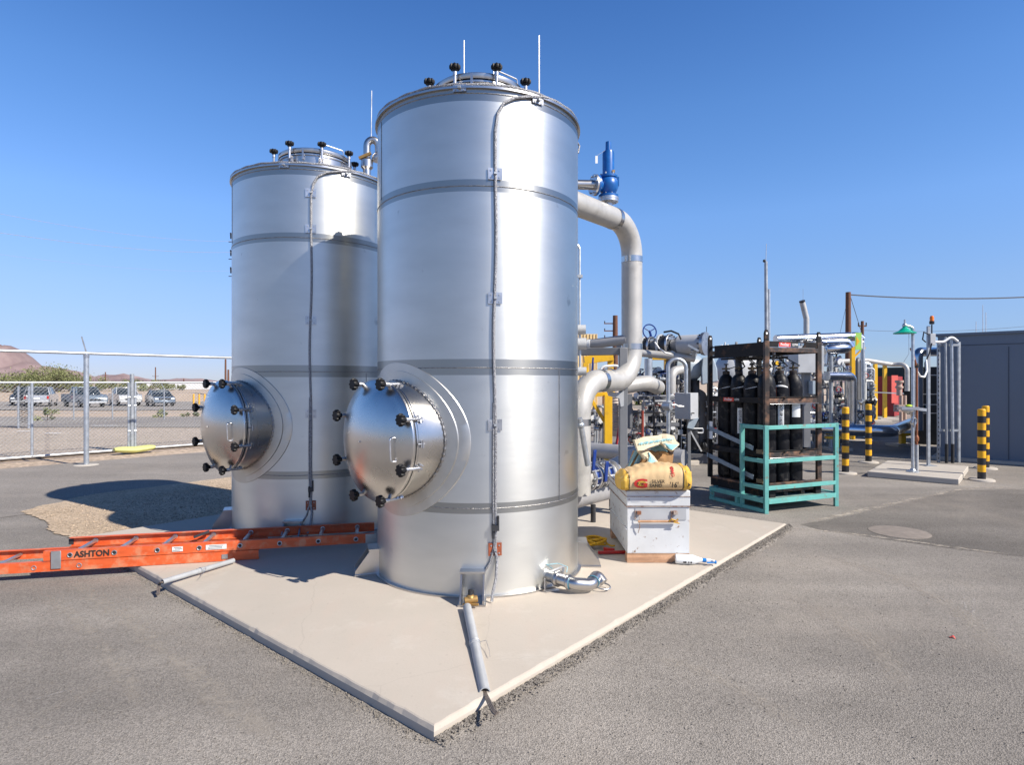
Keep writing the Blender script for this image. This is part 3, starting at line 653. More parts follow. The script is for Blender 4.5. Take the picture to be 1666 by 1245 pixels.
MB().tube(path2, .009, 8).build('thin_cable', 'cable', **LB)
pts = [cp(R(-200+t*2), TH+.02+.003*sin(t*.9), TR+.004+.004*sin(t*.31)) for t in range(0, 108)]
MB().tube(pts, .011, 8).build('rim_cable', 'cable', **LB)
tl = [cp(R(14), TH+.02, TR+.01), cp(R(10), TH-.0, TR+.03), cp(R(6), TH-.06, TR+.035), cp(R(5), TH-.13, TR+.02)]
MB().tube(tl, .008, 6).build('cable_tail', 'cable', **LB)
def clplate(ang, z, m, w_=.105, h_=.085, nm='clamp_plate'):
    n0 = V((cos(ang), sin(ang), 0)); t0 = V((-sin(ang), cos(ang), 0)); c = n0*(TR+.010)+V((0, 0, z))
    q = MB().box(c, (w_, .006, h_), ax=(t0, n0, V((0, 0, 1)))); o = q.build(nm, m, **LB)
    q = MB(); 
    for sx in (-.3, .3):
        for sz in (-.3, .3): q.cyl(c+t0*(sx*w_)+V((0, 0, sz*h_)), c+t0*(sx*w_)+V((0, 0, sz*h_))+n0*.008, .006, n=8)
    q.box(c+n0*.012+V((0, 0, .0)), (.022, .03, .016), ax=(t0, n0, V((0, 0, 1))))
    q.build('plate_screws', 'galvd', parent=o, local=True); return o
for z in (3.156, 2.229, 1.283): clplate(CA, z, 'plate')
clplate(R(-96), TH-.01, 'plate', .1, .05); clplate(R(-56), TH-.035, 'plate', .1, .05)
rp = clplate(CA, .356, 'redplate', .10, .095, 'red_clamp_plate')
q = MB(); cc = cp(CA, .52, TR+.03); q.box(cc, (.05, .035, .04), rz=CA+pi/2); q.cyl(cc+V((0.02, 0, -.02)), cc+V((.02, 0, .09)), .008, n=8); q.cyl(cc-V((0.015, 0, .08)), cc+V((-.015, 0, .03)), .009, n=8)
q.build('cable_coupler', 'dark', **LB)
# anchor chairs
for a in (R(-89.5), R(-3), R(197), R(90)):
    n0 = V((cos(a), sin(a), 0)); t0 = V((-sin(a), cos(a), 0)); z1 = V((0, 0, 1)); q = MB()
    for s_ in (-1, 1):
        o0 = t0*(s_*.082); prof_ = [n0*(TR-.01)+z1*.012, n0*(TR+.19)+z1*.012, n0*(TR+.19)+z1*.04, n0*(TR+.07)+z1*.20, n0*(TR-.01)+z1*.20]
        q.prism([p+o0-t0*.006 for p in prof_], t0*.012)
    q.box(n0*(TR+.035)+z1*.207, (.19, .09, .014), ax=(t0, n0, z1)); q.box(n0*(TR+.09)+z1*.007, (.2, .21, .013), ax=(t0, n0, z1))
    q.cyl(n0*(TR+.10)+z1*.012, n0*(TR+.10)+z1*.09, .01, n=10)
    q.build('anchor_chair', 'brushed', smooth=False, **LB)
# lightning rods on this tank
for (X, Yt, d) in ((877, 57, 5.33), (755, 65, 5.95)):
    tp = P(X, Yt, d); bs_ = V((tp.x, tp.y, TH-.02)); q = MB().cyl(bs_, tp, .008, .006, 8); q.cyl(bs_, bs_+V((0, 0, .12)), .018, n=10)
    q.build('lightning_rod', 'alu', tank)
tank2 = copy_tree(tank)
tank2.location = T2; tank2.rotation_euler = (0, 0, R(4))
tag(tank2, 'farther stainless steel tank on the left with the shadow of its neighbour across it', 'tank', 'tall cylindrical steel tanks on the pad')
for ch in list(tank2.children):
    if ch.name.startswith('lightning_rod'): bpy.data.objects.remove(ch)
LB2 = LB; LB = dict(parent=tank2, local=True); clplate(CA, 3.52, 'plate'); LB = LB2
# vent on the far tank
vt = P(597, 288, 7.05); vt.z = TH
vent = MB(); vent.cyl(vt, vt+V((0, 0, .10)), .035); vent.lathe([(.10, .09), (.10, .115), (.10, .12), (.10, .145)], vt, (0, 0, 1), 24)
vent.lathe([(.045, .145), (.045, .27), (.07, .30), (.07, .38), (.05, .40)], vt, (0, 0, 1), 20)
up = V((.13, .02, 0)); c0 = vt+V((0, 0, .40)); pth = [c0, c0+V((0, 0, .14))]
for k in range(1, 13): a = pi*k/12; pth.append(c0+V((0, 0, .14))+up/2-up/2*cos(a)+V((0, 0, .085*sin(a))))
pth.append(c0+up+V((0, 0, .08))); vent.tube(pth, .042, 14)
vo_ = vent.build('vent_pipe', 'brushed', tank2)
q = MB().lathe([(.07, 0), (.078, .02), (.078, .05), (.05, .09)], c0+up+V((0, 0, -.02)), (0, 0, 1), 18); q.build('vent_cap', 'plate', parent=vo_)
q = MB(); 
for k in range(8): a = k*pi/4; q.cyl(vt+V((.082*cos(a), .082*sin(a), .05)), vt+V((.082*cos(a), .082*sin(a), .165)), .008, n=6)
q.build('flange_bolts', 'brass', parent=vo_)
q = MB().bar(c0+V((-.08, -.05, -.01)), c0+V((.06, -.05, .05)), .03, .03); q.build('brass_lever', 'brass', parent=vo_)
tp = P(609.5, 148, 7.07); q = MB().cyl(V((c0.x+.05, c0.y, c0.z+.22)), V((c0.x+.055, c0.y, tp.z)), .007, n=8); q.build('lightning_rod', 'alu', tank2)

# drain fitting on the near tank
q = MB(); a = math.atan2(4.73-T1.y, .28-T1.x); s0 = V((.25, 4.78, .085))
dp = fillet([V((.20, 4.83, .09)), V((.36, 4.66, .09)), V((.47, 4.58, .08)), V((.60, 4.60, .065)), V((.66, 4.72, .10)), V((.70, 4.68, .05))], .06, 6)
q.tube(dp, .046, 18); q.lathe([(.056, 0), (.062, .01), (.062, .03), (.056, .04)], V((.34, 4.68, .09)), V((.16, -.17, 0)), 20)
q.lathe([(.05, 0), (.056, .01), (.056, .02), (.05, .03)], V((.42, 4.61, .085)), V((.11, -.08, 0)), 20)
dr_ = thing('drain_pipe', V((.45, 4.6, 0)), 'short bent silver drain pipe at the right foot of the nearer tank', 'pipe fitting')
q.build('pipe_body', 'brushed', dr_)
for c_, rr_ in ((V((.45, 4.588, .083)), .052), (V((.61, 4.62, .07)), .052), (V((.70, 4.68, .055)), .056)):
    pass
for c_, a__ in ((V((.44, 4.596, .083)), V((.11, -.06, 0))), (V((.62, 4.635, .078)), V((.5, 1, .2)))): MB().torus(c_, a__, .0475, .004, 24, 6).build('blue_gasket', mat('cyan_gasket', (.10, .28, .36), .6), dr_)
q = MB().torus(V((.70, 4.675, .03)), V((.1, -.1, 1)), .058, .006, 24, 6); q.build('end_collar', 'plate', dr_)
q = MB().bar(V((.30, 4.66, .145)), V((.40, 4.70, .175)), .025, .006); q.bar(V((.38, 4.68, .09)), V((.40, 4.69, .17)), .012, .012); q.build('valve_lever', 'plate', dr_)
q = MB().tube([V((.31, 4.66, .17)), V((.27, 4.72, .18)), V((.36, 4.74, .185)), V((.43, 4.7, .17)), V((.42, 4.66, .14))], .003, 6); q.build('blue_wire', 'cyan', dr_)
q = MB().bar(V((.25, 4.63, 0.005)), V((.25, 4.63, .10)), .006, .03); q.bar(V((.25, 4.63, .006)), V((.36, 4.66, .006)), .04, .006); q.build('support_bracket', 'plate', dr_)

# conduit stubs lying on the pad
M['leadwire'] = mat('lead_wire_jacket', (.16, .13, .11), .5, .2, .3, 60, .5, 120)
def conduit(p0, p1, r, label, wires):
    o = thing('conduit_pipe', V((p0.x, p0.y, 0)), label, 'conduit', 'grey conduits lying on the pad'); ax = (p1-p0).normalized(); L = (p1-p0).length
    q = MB().lathe([(r*.6, L*.5), (r*.82, L), (r, L), (r, L*.5+.03), (r*1.09, L*.5+.03), (r*1.09, L*.5-.03), (r, L*.5-.03), (r, 0), (r*.3, 0)], p0, ax, 20, caps=False)
    q.build('tube', 'pvc', o)
    mid = p0.lerp(p1, .5); MB().torus(mid, ax, r*1.12, .003, 20, 6).build('tie_wire', 'plate', o)
    MB().tube([mid+V((r, 0, .01)), mid+V((r+.04, -.02, .03)), mid+V((r+.06, -.1, .015)), mid+V((r+.07, -.18, .004))], .0018, 5).build('loose_wire', 'plate', o)
    for k in range(3):
        dx = (k-1)*.006; MB().tube([p1-ax*.05+V((dx, 0, 0)), p1+ax*.01+V((dx, 0, 0))]+[w_+V((dx*.9, dx*.5, .003*k)) for w_ in wires], .0065, 6).build('lead_wire', 'leadwire', o)
    return o
conduit(P(760, 988, 4.24), P(789, 1128, 3.13), .030, 'grey plastic conduit with wires, running from the nearer tank to the front pad edge', [P(797, 1146, 2.98), P(803, 1158, 2.90), P(808, 1163, 2.88)])
conduit(G(380, 912, .03), G(264, 947, .04), .021, 'grey plastic conduit poking out under the orange ladder at the left pad edge', [P(259, 950, 4.76), P(257.5, 962, 4.72), P(257, 968, 4.68)])
q = MB(); bzz = T1+cp(R(-90), 0, TR+.17); 
br = thing('brass_valve', V((bzz.x, bzz.y, 0)), 'small brass ground clamp under the front anchor bracket of the nearer tank', 'valve')
q = MB().cyl(bzz+V((-.04, -.02, .04)), bzz+V((.05, .0, .05)), .026, n=12); q.sphere(bzz+V((0, 0, .05)), .036, 10); q.build('valve_body', 'brass', br)
MB().cyl(bzz+V((0, 0, .07)), bzz+V((0, 0, .115)), .018, n=8).build('valve_knob', 'dark', br)
MB().bar(bzz+V((-.05, -.03, .02)), bzz+V((.06, -.06, .03)), .02, .012).build('valve_lever', 'brass', br)

# ------------------------------------------------------------------ outlet pipework behind the near tank
def banded_pipe(o, pts, r, rad, m='pipepaint', bands=(), bm='polish', n=24, name='pipe_run'):
    pth = fillet(pts, rad, 12); MB().tube(pth, r, n).build(name, m, o)
    for (c, ax) in bands: MB().lathe([(r+.0035, -.035), (r+.0035, .035)], c, ax, n, caps=False).build('pipe_band', bm, o)
po = thing('outlet_pipe', V((1.474, 7.46, GZ)), 'large pale pipe leaving the top of the nearer tank and bending down on its right', 'pipe')
zt = 3.53; pc = V((1.474, 7.46, zt)); PR = .126
b0 = T1+U2*.8+V((0, 0, zt)); zb = 1.62; dn = V((.73, 6.59, 0))
pts = [b0, pc, V((pc.x, pc.y, zb)), V((dn.x, dn.y, zb)), V((dn.x, dn.y, .38)), V((dn.x, dn.y, .38))+U2*.0+V((-.5, .1, 0))]
banded_pipe(po, pts[:5], PR, .38, bands=[(pc-U2*.42, U2), (pc-V((0, 0, .42)), V((0, 0, 1))), (V((pc.x, pc.y, zb+.42)), V((0, 0, 1))), (V((dn.x, dn.y, zb))+U2*.42, U2), (V((dn.x, dn.y, zb-.45)), V((0, 0, 1)))])
q = MB().bar(V((pc.x, pc.y, zb-.13))-U2*.42, V((pc.x, pc.y, zb-.17))-U2*.42, .22, .22); 
q = MB(); sp_ = V((pc.x, pc.y, 0))-U2*.45
# relief valve
va = V((1.12, 7.05, 0)); z0 = zt+PR
rv = thing('relief_valve', V((va.x, va.y, z0)), 'bright blue pressure relief valve standing on the large pale pipe', 'valve')
MB().lathe([(.05, -.03), (.05, .04), (.115, .04), (.115, .065), (.118, .067), (.118, .09), (.06, .09)], (va.x, va.y, z0), (0, 0, 1), 28).build('inlet_flange', 'plate', rv)
q = MB().lathe([(.115, .092), (.115, .12), (.075, .13), (.10, .17), (.118, .22), (.11, .28), (.09, .315), (.105, .32), (.105, .345), (.068, .36), (.068, .60), (.062, .63), (.034, .64), (.032, .74), (.02, .745), (.0, .745)], (va.x, va.y, z0), (0, 0, 1), 28)
lf = V((-.9, -.35, 0)).normalized(); q.lathe([(.07, 0), (.065, .10), (.09, .14), (.12, .15), (.12, .175)], V((va.x, va.y, z0+.22)), lf, 24)
q.bar(V((va.x+.09, va.y-.03, z0+.22)), V((va.x+.09, va.y-.03, z0+.32)), .05, .05)
q.build('valve_body', 'blue', rv)
q = MB(); of = V((va.x, va.y, z0+.22))+lf*.178; q.lathe([(.12, 0), (.12, .022)], of, lf, 24)
q.build('outlet_flange', 'plate', rv)
q = MB(); 
for k in range(8): a = k*pi/4+.3; q.cyl(V((va.x+.092*cos(a), va.y+.092*sin(a), z0+.03)), V((va.x+.092*cos(a), va.y+.092*sin(a), z0+.135)), .008, n=6)
for k in range(6): a = k*pi/3; q.cyl(V((va.x+.085*cos(a), va.y+.085*sin(a), z0+.34)), V((va.x+.085*cos(a), va.y+.085*sin(a), z0+.37)), .011, n=6)
e1, e2, a_ = basis(lf)
for k in range(8): a = k*pi/4+.2; pq = of+(e1*cos(a)+e2*sin(a))*.098; q.cyl(pq-lf*.04, pq+lf*.04, .008, n=6)
q.build('bolts', 'galvd', rv)
MB().box(V((va.x+.05, va.y-.058, z0+.38)), (.03, .02, .03)).build('brass_tag', 'brass', rv)
tg_ = P(970.5, 259, 6.9); q = MB().box(tg_, (.028, .003, .085)); q.build('hanging_tag', 'white', rv)
MB().tube([tg_+V((0, 0, .04)), V((va.x-.05, va.y-.06, z0+.62))], .002, 4).build('tag_string', 'wirelt', rv)
MB().tube([of, of+lf*.5+V((0, .12, -.01)), of+lf*.5+V((-.2, .3, -.02))], .055, 16).build('discharge_pipe', 'brushed', rv)
# slim conduit beside the tank
sc = thing('electrical_conduit', P(941, 700, 6.0), 'slim galvanised conduit rising close beside the nearer tank', 'conduit')
cpts = [P(925, 394, 6.3), P(935, 394, 6.3), P(943, 402, 6.3), P(943, 535, 6.3), P(944, 600, 6.3)]
MB().tube(fillet(cpts, .06, 6), .013, 8).build('tube', 'galv', sc)
MB().box(P(942, 449, 6.28), (.07, .04, .03)).build('pipe_clamp', 'galvd', sc)
for (X, Y, rr_) in ((945, 536, .05), (946, 559, .06), (946, 604, .045)):
    c = P(X, Y, 6.28); MB().cyl(c+V((-.05, .0, 0)), c+V((.05, -.01, 0)), rr_, n=16).build('junction_box', 'greylt', sc)
# diagonal thin brace pipe by tank base
a_, c_ = P(943, 680, 6.1), P(956, 757, 6.2)
q = MB().cyl(a_, c_, .028, n=14); q.sphere(a_.lerp(c_, .15), .04, 10); o = q.build('strut_pipe', 'galv', loc=(c_.x, c_.y, 0)); tag(o, 'pale slanted strut pipe between the nearer tank and the blue handled valves', 'pipe')

# grey support stand (L of square tube) with clamp
st = thing('pipe_stand', V((1.35, 7.35, GZ)), 'grey square tube stand holding the large pale pipe, behind the white job box', 'pipe support')
q = MB(); pX = P(1013.5, 0, 7.35).x
q.bar(V((pX, 7.35, GZ)), V((pX, 7.35, 2.02)), .095, .095); q.build('post', 'grey', st, bevel=.006)
q = MB(); e_ = V((pX, 7.35, 1.98)); q.bar(e_+V((.04, 0, 0)), e_+V((-.8, .3, 0)), .09, .09); q.build('top_beam', 'grey', st, bevel=.006)
q = MB().prism([P(988, 632, 7.28), P(995, 636, 7.28), P(1005, 641, 7.28), P(1012, 637, 7.28), P(1015, 632, 7.28), P(1015, 660, 7.28), P(1010, 662, 7.28), P(1008, 648, 7.28), P(992, 644, 7.28)], V((0, .12, 0))); q.build('saddle', 'greylt', st)
MB().torus(P(990, 618, 7.1), U2, .135, .008, 30, 6).build('u_bolt', 'plate', st)
o = thing('header_pipe', P(975, 560, 7.6), 'grey pipe lying along the top beam of the square tube stand', 'pipe')
MB().tube([P(938, 563, 7.75), P(1020, 552, 7.42)], .062, 18).build('pipe_run', 'pipegrey', o)
MB().lathe([(.068, -.02), (.068, .02)], P(960, 560, 7.66), P(1020, 552, 7.42)-P(938, 563, 7.75), 18).build('pipe_collar', 'white', o)

# ------------------------------------------------------------------ low pipes with blue handled valves
o = thing('large_low_pipe', V((.9, 6.9, GZ)), 'thick grey pipe lying low between the nearer tank and the white job box', 'pipe')
s_ = V((.35, 6.45, .33)); MB().tube([s_, s_+U2*1.5], .155, 24).build('pipe_run', 'pipegrey', o)
MB().cyl(V((.93, 6.95, .2)), V((.93, 6.95, 0)), .03).build('leg', 'dark', o)
o = thing('grey_process_pipe', V((1.2, 9.1, GZ)), 'long grey pipe crossing behind the blue valve handles', 'pipe')
s_ = V((.4, 10.04, .56)); MB().tube([s_, s_-U1*2.6], .115, 20).build('pipe_run', 'pipegrey', o)
MB().lathe([(.12, -.01), (.12, .01)], s_-U1*1.0, U1, 20).build('pipe_collar', 'greylt', o)
for k in (.6, 2.2): p = s_-U1*k; MB().bar(V((p.x, p.y, GZ)), p-V((0, 0, .11)), .08, .08).build('leg', 'grey', o)
o = thing('dark_pipe', V((1.4, 7.9, GZ)), 'dark blue black pipe slanting up from a pale flange behind the job box', 'pipe')
MB().tube([P(975, 772, 7.5), P(1045, 738, 8.3)], .115, 20).build('pipe_run', mat('dark_blue_pipe', (.03, .045, .08), .35, 0, .2, 5), o)
MB().tube([P(940, 768, 7.2), P(976, 771, 7.52)], .135, 20).build('pale_end', 'pipepaint', o)
MB().bar(V((1.25, 7.6, GZ)), V((1.25, 7.6, .3)), .06, .06).build('leg', 'dark', o)
def bf_valve(c, ax, r, hp, label):
    o = thing('butterfly_valve', V((c.x, c.y, GZ)), label, 'valve', 'blue handled valves beside the nearer tank')
    MB().lathe([(r*1.25, -.06), (r*1.25, -.035), (r*.95, -.034), (r*.95, .034), (r*1.25, .035), (r*1.25, .06)], c, ax, 28).build('flanges', 'plate', o)
    e1, e2, a = basis(ax); q = MB()
    for k in range(10): t = k*pi/5; pq = c+(e1*cos(t)+e2*sin(t))*r*1.12; q.cyl(pq-a*.09, pq+a*.09, .010, n=6)
    q.build('flange_bolts', 'galvd', o)
    MB().lathe([(r*1.02, -.03), (r*1.06, 0), (r*1.02, .03)], c, ax, 28).build('valve_body', 'bluedk', o)
    q = MB(); q.bar(hp[0], hp[1], .045, .02); q.build('blue_handle', 'bluedk', o, bevel=.006)
    MB().cyl(c+V((0, 0, r*.6)), hp[0], .02, n=10).build('stem', 'plate', o)
    return o
bf_valve(P(958, 776, 6.85), P(1000, 768, 7.2)-P(930, 782, 6.62), .125, (P(965, 765, 6.68), P(968, 732, 6.66)), 'flanged valve with a lone upright blue handle, the left one beside the tank')
bf_valve(P(979, 771, 7.02), P(1000, 768, 7.2)-P(930, 782, 6.62), .125, (P(985, 784, 6.80), P(987.5, 751, 6.78)), 'flanged valve with blue handle nearest the white job box')
o = thing('valve_pipe', V((.75, 6.6, GZ)), 'pale short pipe running through the blue handled valves beside the nearer tank', 'pipe')
MB().tube([P(930, 782, 6.62), P(1000, 768, 7.2)], .115, 20).build('pipe_run', 'pipepaint', o)
for t_ in (.5, .9): c = P(930, 782, 6.62).lerp(P(1000, 768, 7.2), t_); MB().lathe([(.15, -.012), (.15, .012)], c, P(1000, 768, 7.2)-P(930, 782, 6.62), 24).build('flange', 'plate', o)

# ------------------------------------------------------------------ orange extension ladder
LO = V((-2.31, 5.48, 0)); LD = V((.975, .22, 0)).normalized(); LW = V((-LD.y, LD.x, 0))
lad = thing('extension_ladder', LO, 'long orange fibreglass extension ladder lying across the left pad edge', 'ladder')
def rail(name, s0, s1, w_off, z0, h_, sgn):
    q = MB(); t = .005; fl = .034
    a, b_ = LO+LD*s0+LW*w_off, LO+LD*s1+LW*w_off; zc = z0+h_/2
    q.bar(a+V((0, 0, zc)), b_+V((0, 0, zc)), t, h_)
    for zz in (z0+t/2, z0+h_-t/2): q.bar(a+LW*sgn*(fl/2+.004)+V((0, 0, zz)), b_+LW*sgn*(fl/2+.004)+V((0, 0, zz)), fl, t)
    return q.build(name, 'orange', lad)
bs0 = -4.6; W_ = .46
fs0, fs1 = -1.68, 1.04
rail('base_rail', bs0, .02, 0, .004, .082, 1); rail('base_rail', bs0, .02, W_+.03, .004, .082, -1)
fr = rail('fly_rail', fs0, fs1, .0+.002, .092, .084, 1); rail('fly_rail', fs0, fs1, W_+.028, .092, .084, -1)
sp0 = .336
for k in range(-11, 1):
    s_ = -1.477+sp0*k-.28 if False else .872-sp0*8+sp0*(k+1)+.07
    if bs0 < s_ < -.05:
        q = MB().cyl(LO+LD*s_+V((0, 0, .042)), LO+LD*s_+LW*(W_+.03)+V((0, 0, .042)), .016, n=14); q.build('base_rung', 'alu', lad)
        MB().torus(LO+LD*s_-LW*.005+V((0, 0, .042)), LW, .017, .0035, 18, 6).build('rung_collar', 'alu', lad)
for k in range(8):
    s_ = .872-sp0*k
    MB().cyl(LO+LD*s_+LW*.0+V((0, 0, .134)), LO+LD*s_+LW*(W_+.03)+V((0, 0, .134)), .018, n=14).build('fly_rung', 'alu', lad)
    c = LO+LD*s_-LW*.004+V((0, 0, .134)); MB().torus(c, LW, .018, .004, 18, 6).build('rung_collar', 'alu', lad)
    MB().cyl(c-LW*.0012, c-LW*.0002, .015, n=16).build('rung_hole', 'ink', lad)
    MB().torus(LO+LD*s_+LW*(W_+.02)+V((0, 0, .134)), LW, .02, .004, 18, 6).build('rung_collar', 'alu', lad)
lr = -LD*0
def ltext(s, size, X, zc, m, sx=1, nm='stencil_text'):
    # find s along ladder for pixel X
    k = (X-CX)/F; s_ = (k*LO.y-LO.x)/(LD.x-k*LD.y); c = LO+LD*s_-LW*.0045+V((0, 0, zc)); return c
c = ltext('', 0, 150, .134, 'ink'); text('ASHTON', .072, c, LD, V((0, 0, 1)), 'ink', lad, 'stencil_text', sx=.92)
for (X, w_) in ((289, .085), (352, .17)):
    c = ltext('', 0, X, .134, 'white'); o = MB().box(c, (w_, .002, .042), ax=(LD, LW, V((0, 0, 1)))).build('sticker', 'white', lad)
    for r__ in range(3): MB().box(c-LW*.0016+LD*random.uniform(-.01, .01)+V((0, 0, .012-.012*r__)), (w_*.7, .001, .004), ax=(LD, LW, V((0, 0, 1)))).build('sticker_print', 'ink', o)
c = ltext('', 0, 92, .09, 'alu'); MB().box(c-LW*.006+V((0, 0, .01)), (.075, .004, .15), ax=(LD, LW, V((0, 0, 1)))).build('guide_bracket', 'alu', lad, bevel=.002)
c = ltext('', 0, 366, .045, 'alu'); MB().box(c-LW*.004, (.05, .004, .04), ax=(LD, LW, V((0, 0, 1)))).build('stop_bracket', 'alu', lad)
e_ = LO+LD*(fs1+.0)+V((0, 0, .134)); q = MB().box(e_-LW*.006-LD*.03, (.10, .004, .082), ax=(LD, LW, V((0, 0, 1)))); q.cyl(e_-LW*.012+LD*.0, e_+LW*.01, .012, n=12); q.build('end_bracket', 'alu', lad)
q = MB().box(LO+LD*fs0+LW*(W_+.03)+V((0, 0, .134)), (.04, .02, .05), ax=(LD, LW, V((0, 0, 1)))); q.build('rung_lock', 'dark', lad)
q = MB().bar(LO+LD*(-.62)+LW*(W_-.08)+V((0, 0, .14)), LO+LD*(-.5)+LW*(W_-.02)+V((0, 0, .175)), .02, .02); q.build('rung_lock', 'dark', lad)

# ------------------------------------------------------------------ white job box and the things on and round it
BX, BY = 1.02, 5.37; BW, BD, BH = .55, .95, .64
jb = thing('job_box', V((BX+BW/2, BY+BD/2, 0)), 'worn white painted steel job box standing on wooden skids', 'tool box')
z1 = .085; lidz = .50
q = MB().box((BX+BW/2, BY+BD/2, (z1+lidz)/2), (BW, BD, lidz-z1)); q.build('body', 'paintbox', jb, bevel=.004)
q = MB(); q.box((BX+BW/2, BY+BD/2, (lidz+BH)/2+.003), (BW+.012, BD+.012, BH-lidz-.004)); q.build('lid', 'paintbox', jb, bevel=.006)
q = MB()
for (x, y, sx, sy) in ((BX+BW/2, BY-.008, BW+.02, .006), (BX-.008, BY+BD/2, .006, BD+.02)): q.box((x, y, lidz+.09), (sx, sy, .006)); q.box((x, y, lidz+.002), (sx, sy, .007))
q.box((BX-.0075, BY+BD/2, lidz+.137), (.006, BD+.02, .01))
q.build('lid_trim', 'boxrust', jb)
q = MB(); q.box((BX+BW/2+.02, BY-.003, .435), (BW-.10, .006, .105)); q.build('recess_plate', 'greylt', jb)
for s_ in (.10, .42):
    q = MB().box((BX+s_, BY-.02, .45), (.035, .03, .03)); q.box((BX+s_-.03, BY-.01, .43), (.012, .012, .07)); q.build('handle_bracket', 'boxrust', jb)
q = MB().cyl((BX+.09, BY-.03, .375), (BX+.44, BY-.03, .375), .011, n=10); q.build('carry_handle', 'wood', jb)
MB().tube([V((BX+.36, BY-.04, .38)), V((BX+.38, BY-.05, .40)), V((BX+.42, BY-.045, .385)), V((BX+.44, BY-.04, .40)), V((BX+.40, BY-.045, .37)), V((BX+.45, BY-.04, .36))], .006, 6).build('yellow_cord', 'rope', jb)
MB().tube([V((BX+.10, BY-.035, .42)), V((BX+.105, BY-.03, .33)), V((BX+.095, BY-.012, .27))], .004, 6).build('hasp_wire', 'boxrust', jb)
q = MB().box((BX-.006, BY+BD/2, .30), (.01, BD-.01, .012)); q.build('side_rib', 'paintbox', jb)
sk = MB().prism([V((BX, BY+.003, 0.002)), V((BX+BW-.16, BY+.003, 0.002)), V((BX+BW-.09, BY+.003, .045)), V((BX+BW, BY+.003, .05)), V((BX+BW, BY+.003, z1-.002)), V((BX, BY+.003, z1-.002))], V((0, .09, 0)))
sk.build('skid', 'wood', jb)
MB().box((BX+BW/2, BY+BD-.06, z1/2), (BW, .09, z1-.004)).build('skid', 'wood', jb)
# bag of sand: superellipsoid-ish pillow
BL, BCX, BCY = .62, 1.262, 5.46
def bagpt(u, v, Hh=.228):
    # u along the sack, v around it
    x = (u-.5)*BL; e = abs(2*u-1); a = 2*pi*v; ca, sa = cos(a), sin(a); sgn = lambda t: -1 if t < 0 else 1
    ks = ((0, .52), (.1, .70), (.28, .89), (.45, .98), (.62, 1.0), (.85, .96), (1, .86)); hp = 1
    for (u0, h0), (u1, h1) in zip(ks, ks[1:]):
        if u0 <= u <= u1: t = (u-u0)/(u1-u0); hp = h0+(h1-h0)*t
    en = 1-.22*max(0, (e-.86)/.14)**3; w_ = .20*(.95+.05*hp)*en; hh = Hh/2*hp
    y = sgn(ca)*abs(ca)**.62*w_; z = hh*(1+sgn(sa)*abs(sa)**.62*(.5+.5*en))
    fr = .3 if ca < -.2 and e < .72 else 1.0
    wr = (.0045*sin(u*31+a*3)*sin(a*5+u*9)+.0035*sin(u*64+a*2)+(.006*sin(a*9+u*4) if e > .8 else 0))*fr
    return V((BCX+x, BCY+y*(1+wr*4), .648+max(.001, z+wr*(1 if sa > -.5 else 0))))
def bagbuild(u0, u1, off=0):
    q = MB(); nu, nv = 46, 56; i = 0
    for a in range(nu+1):
        for k in range(nv):
            p = bagpt(u0+(u1-u0)*a/nu, k/nv); c = V((p.x, BCY, .74)); q.v.append(p+(p-c).normalized()*off)
    for a in range(nu):
        for k in range(nv): q.f.append([a*nv+k, a*nv+(k+1) % nv, (a+1)*nv+(k+1) % nv, (a+1)*nv+k])
    q.f.append([k for k in range(nv)]); q.f.append([nu*nv+k for k in range(nv)][::-1]); return q
sb_ = thing('sand_bag', V((1.305, 5.50, .648)), 'full tan paper bag of silver sand lying across the white job box', 'sand bag')
bagbuild(0.012, .988).build('paper_sack', 'kraft', sb_, angle=80)
bagbuild(.0, .105, .0025).build('yellow_end', 'bagyellow', sb_, angle=80); bagbuild(.875, 1.0, .0025).build('yellow_end', 'bagyellow', sb_, angle=80)
bagbuild(.104, .114, .003).build('black_stripe', 'ink', sb_, angle=80); bagbuild(.862, .874, .003).build('black_stripe', 'ink', sb_, angle=80)
from functools import partial
def bag_front(x, y, u0, z0):
    # x along bag, y vertical on the front face; search v where z matches
    u = u0+x/BL; z = z0+y; best = None
    lo, hi = .5, .75
    lo2, hi2 = .25, .75
    for k in range(221):
        v = .27+.46*k/220; p = bagpt(u, v); e = abs(p.z-z)
        if p.y < BCY+.2 and (best is None or e < best[0]): best = (e, p)
    p = best[1]; return V((p.x, p.y-.010, z if best[0] < .02 else p.z))
text('SILVER', .040, None, None, None, 'ink', sb_, 'print_text', sx=.98, mapf=lambda x, y: bag_front(x, y, .505, .740))
text('SAND', .042, None, None, None, 'ink', sb_, 'print_text', sx=.98, mapf=lambda x, y: bag_front(x, y, .475, .702))
text("'16'", .070, None, None, None, 'ink', sb_, 'print_text', sx=.80, mapf=lambda x, y: bag_front(x, y, .73, .708))
q = MB(); q.v = [V((0, .003, 0))+bag_front(.048*cos(k*pi/12), .031*sin(k*pi/12), .265, .719) for k in range(24)]; q.f = [list(range(24))]; q.build('print_oval', 'bagyellow', sb_, smooth=False)
text('G', .112, None, None, None, 'inkred', sb_, 'print_text', sx=1.55, mapf=lambda x, y: bag_front(x, y, .265, .719))
text('P.W.', .034, None, None, None, 'ink', sb_, 'print_text', sx=1.0, mapf=lambda x, y: V((0, -.002, 0))+bag_front(x, y, .265, .721))
text('GMB', .040, None, None, None, 'inkred', sb_, 'print_text', mapf=lambda x, y: bag_front(-y, x, .715, .822))
q = MB(); q.v = [V((0, -.0045, 0))+bag_front(x, y, .935, .712) for x, y in ((-.014, .022), (.016, 0), (-.014, -.022), (-.006, 0))]; q.f = [[0, 1, 3], [3, 1, 2]]; q.build('print_mark', 'ink', sb_, smooth=False)
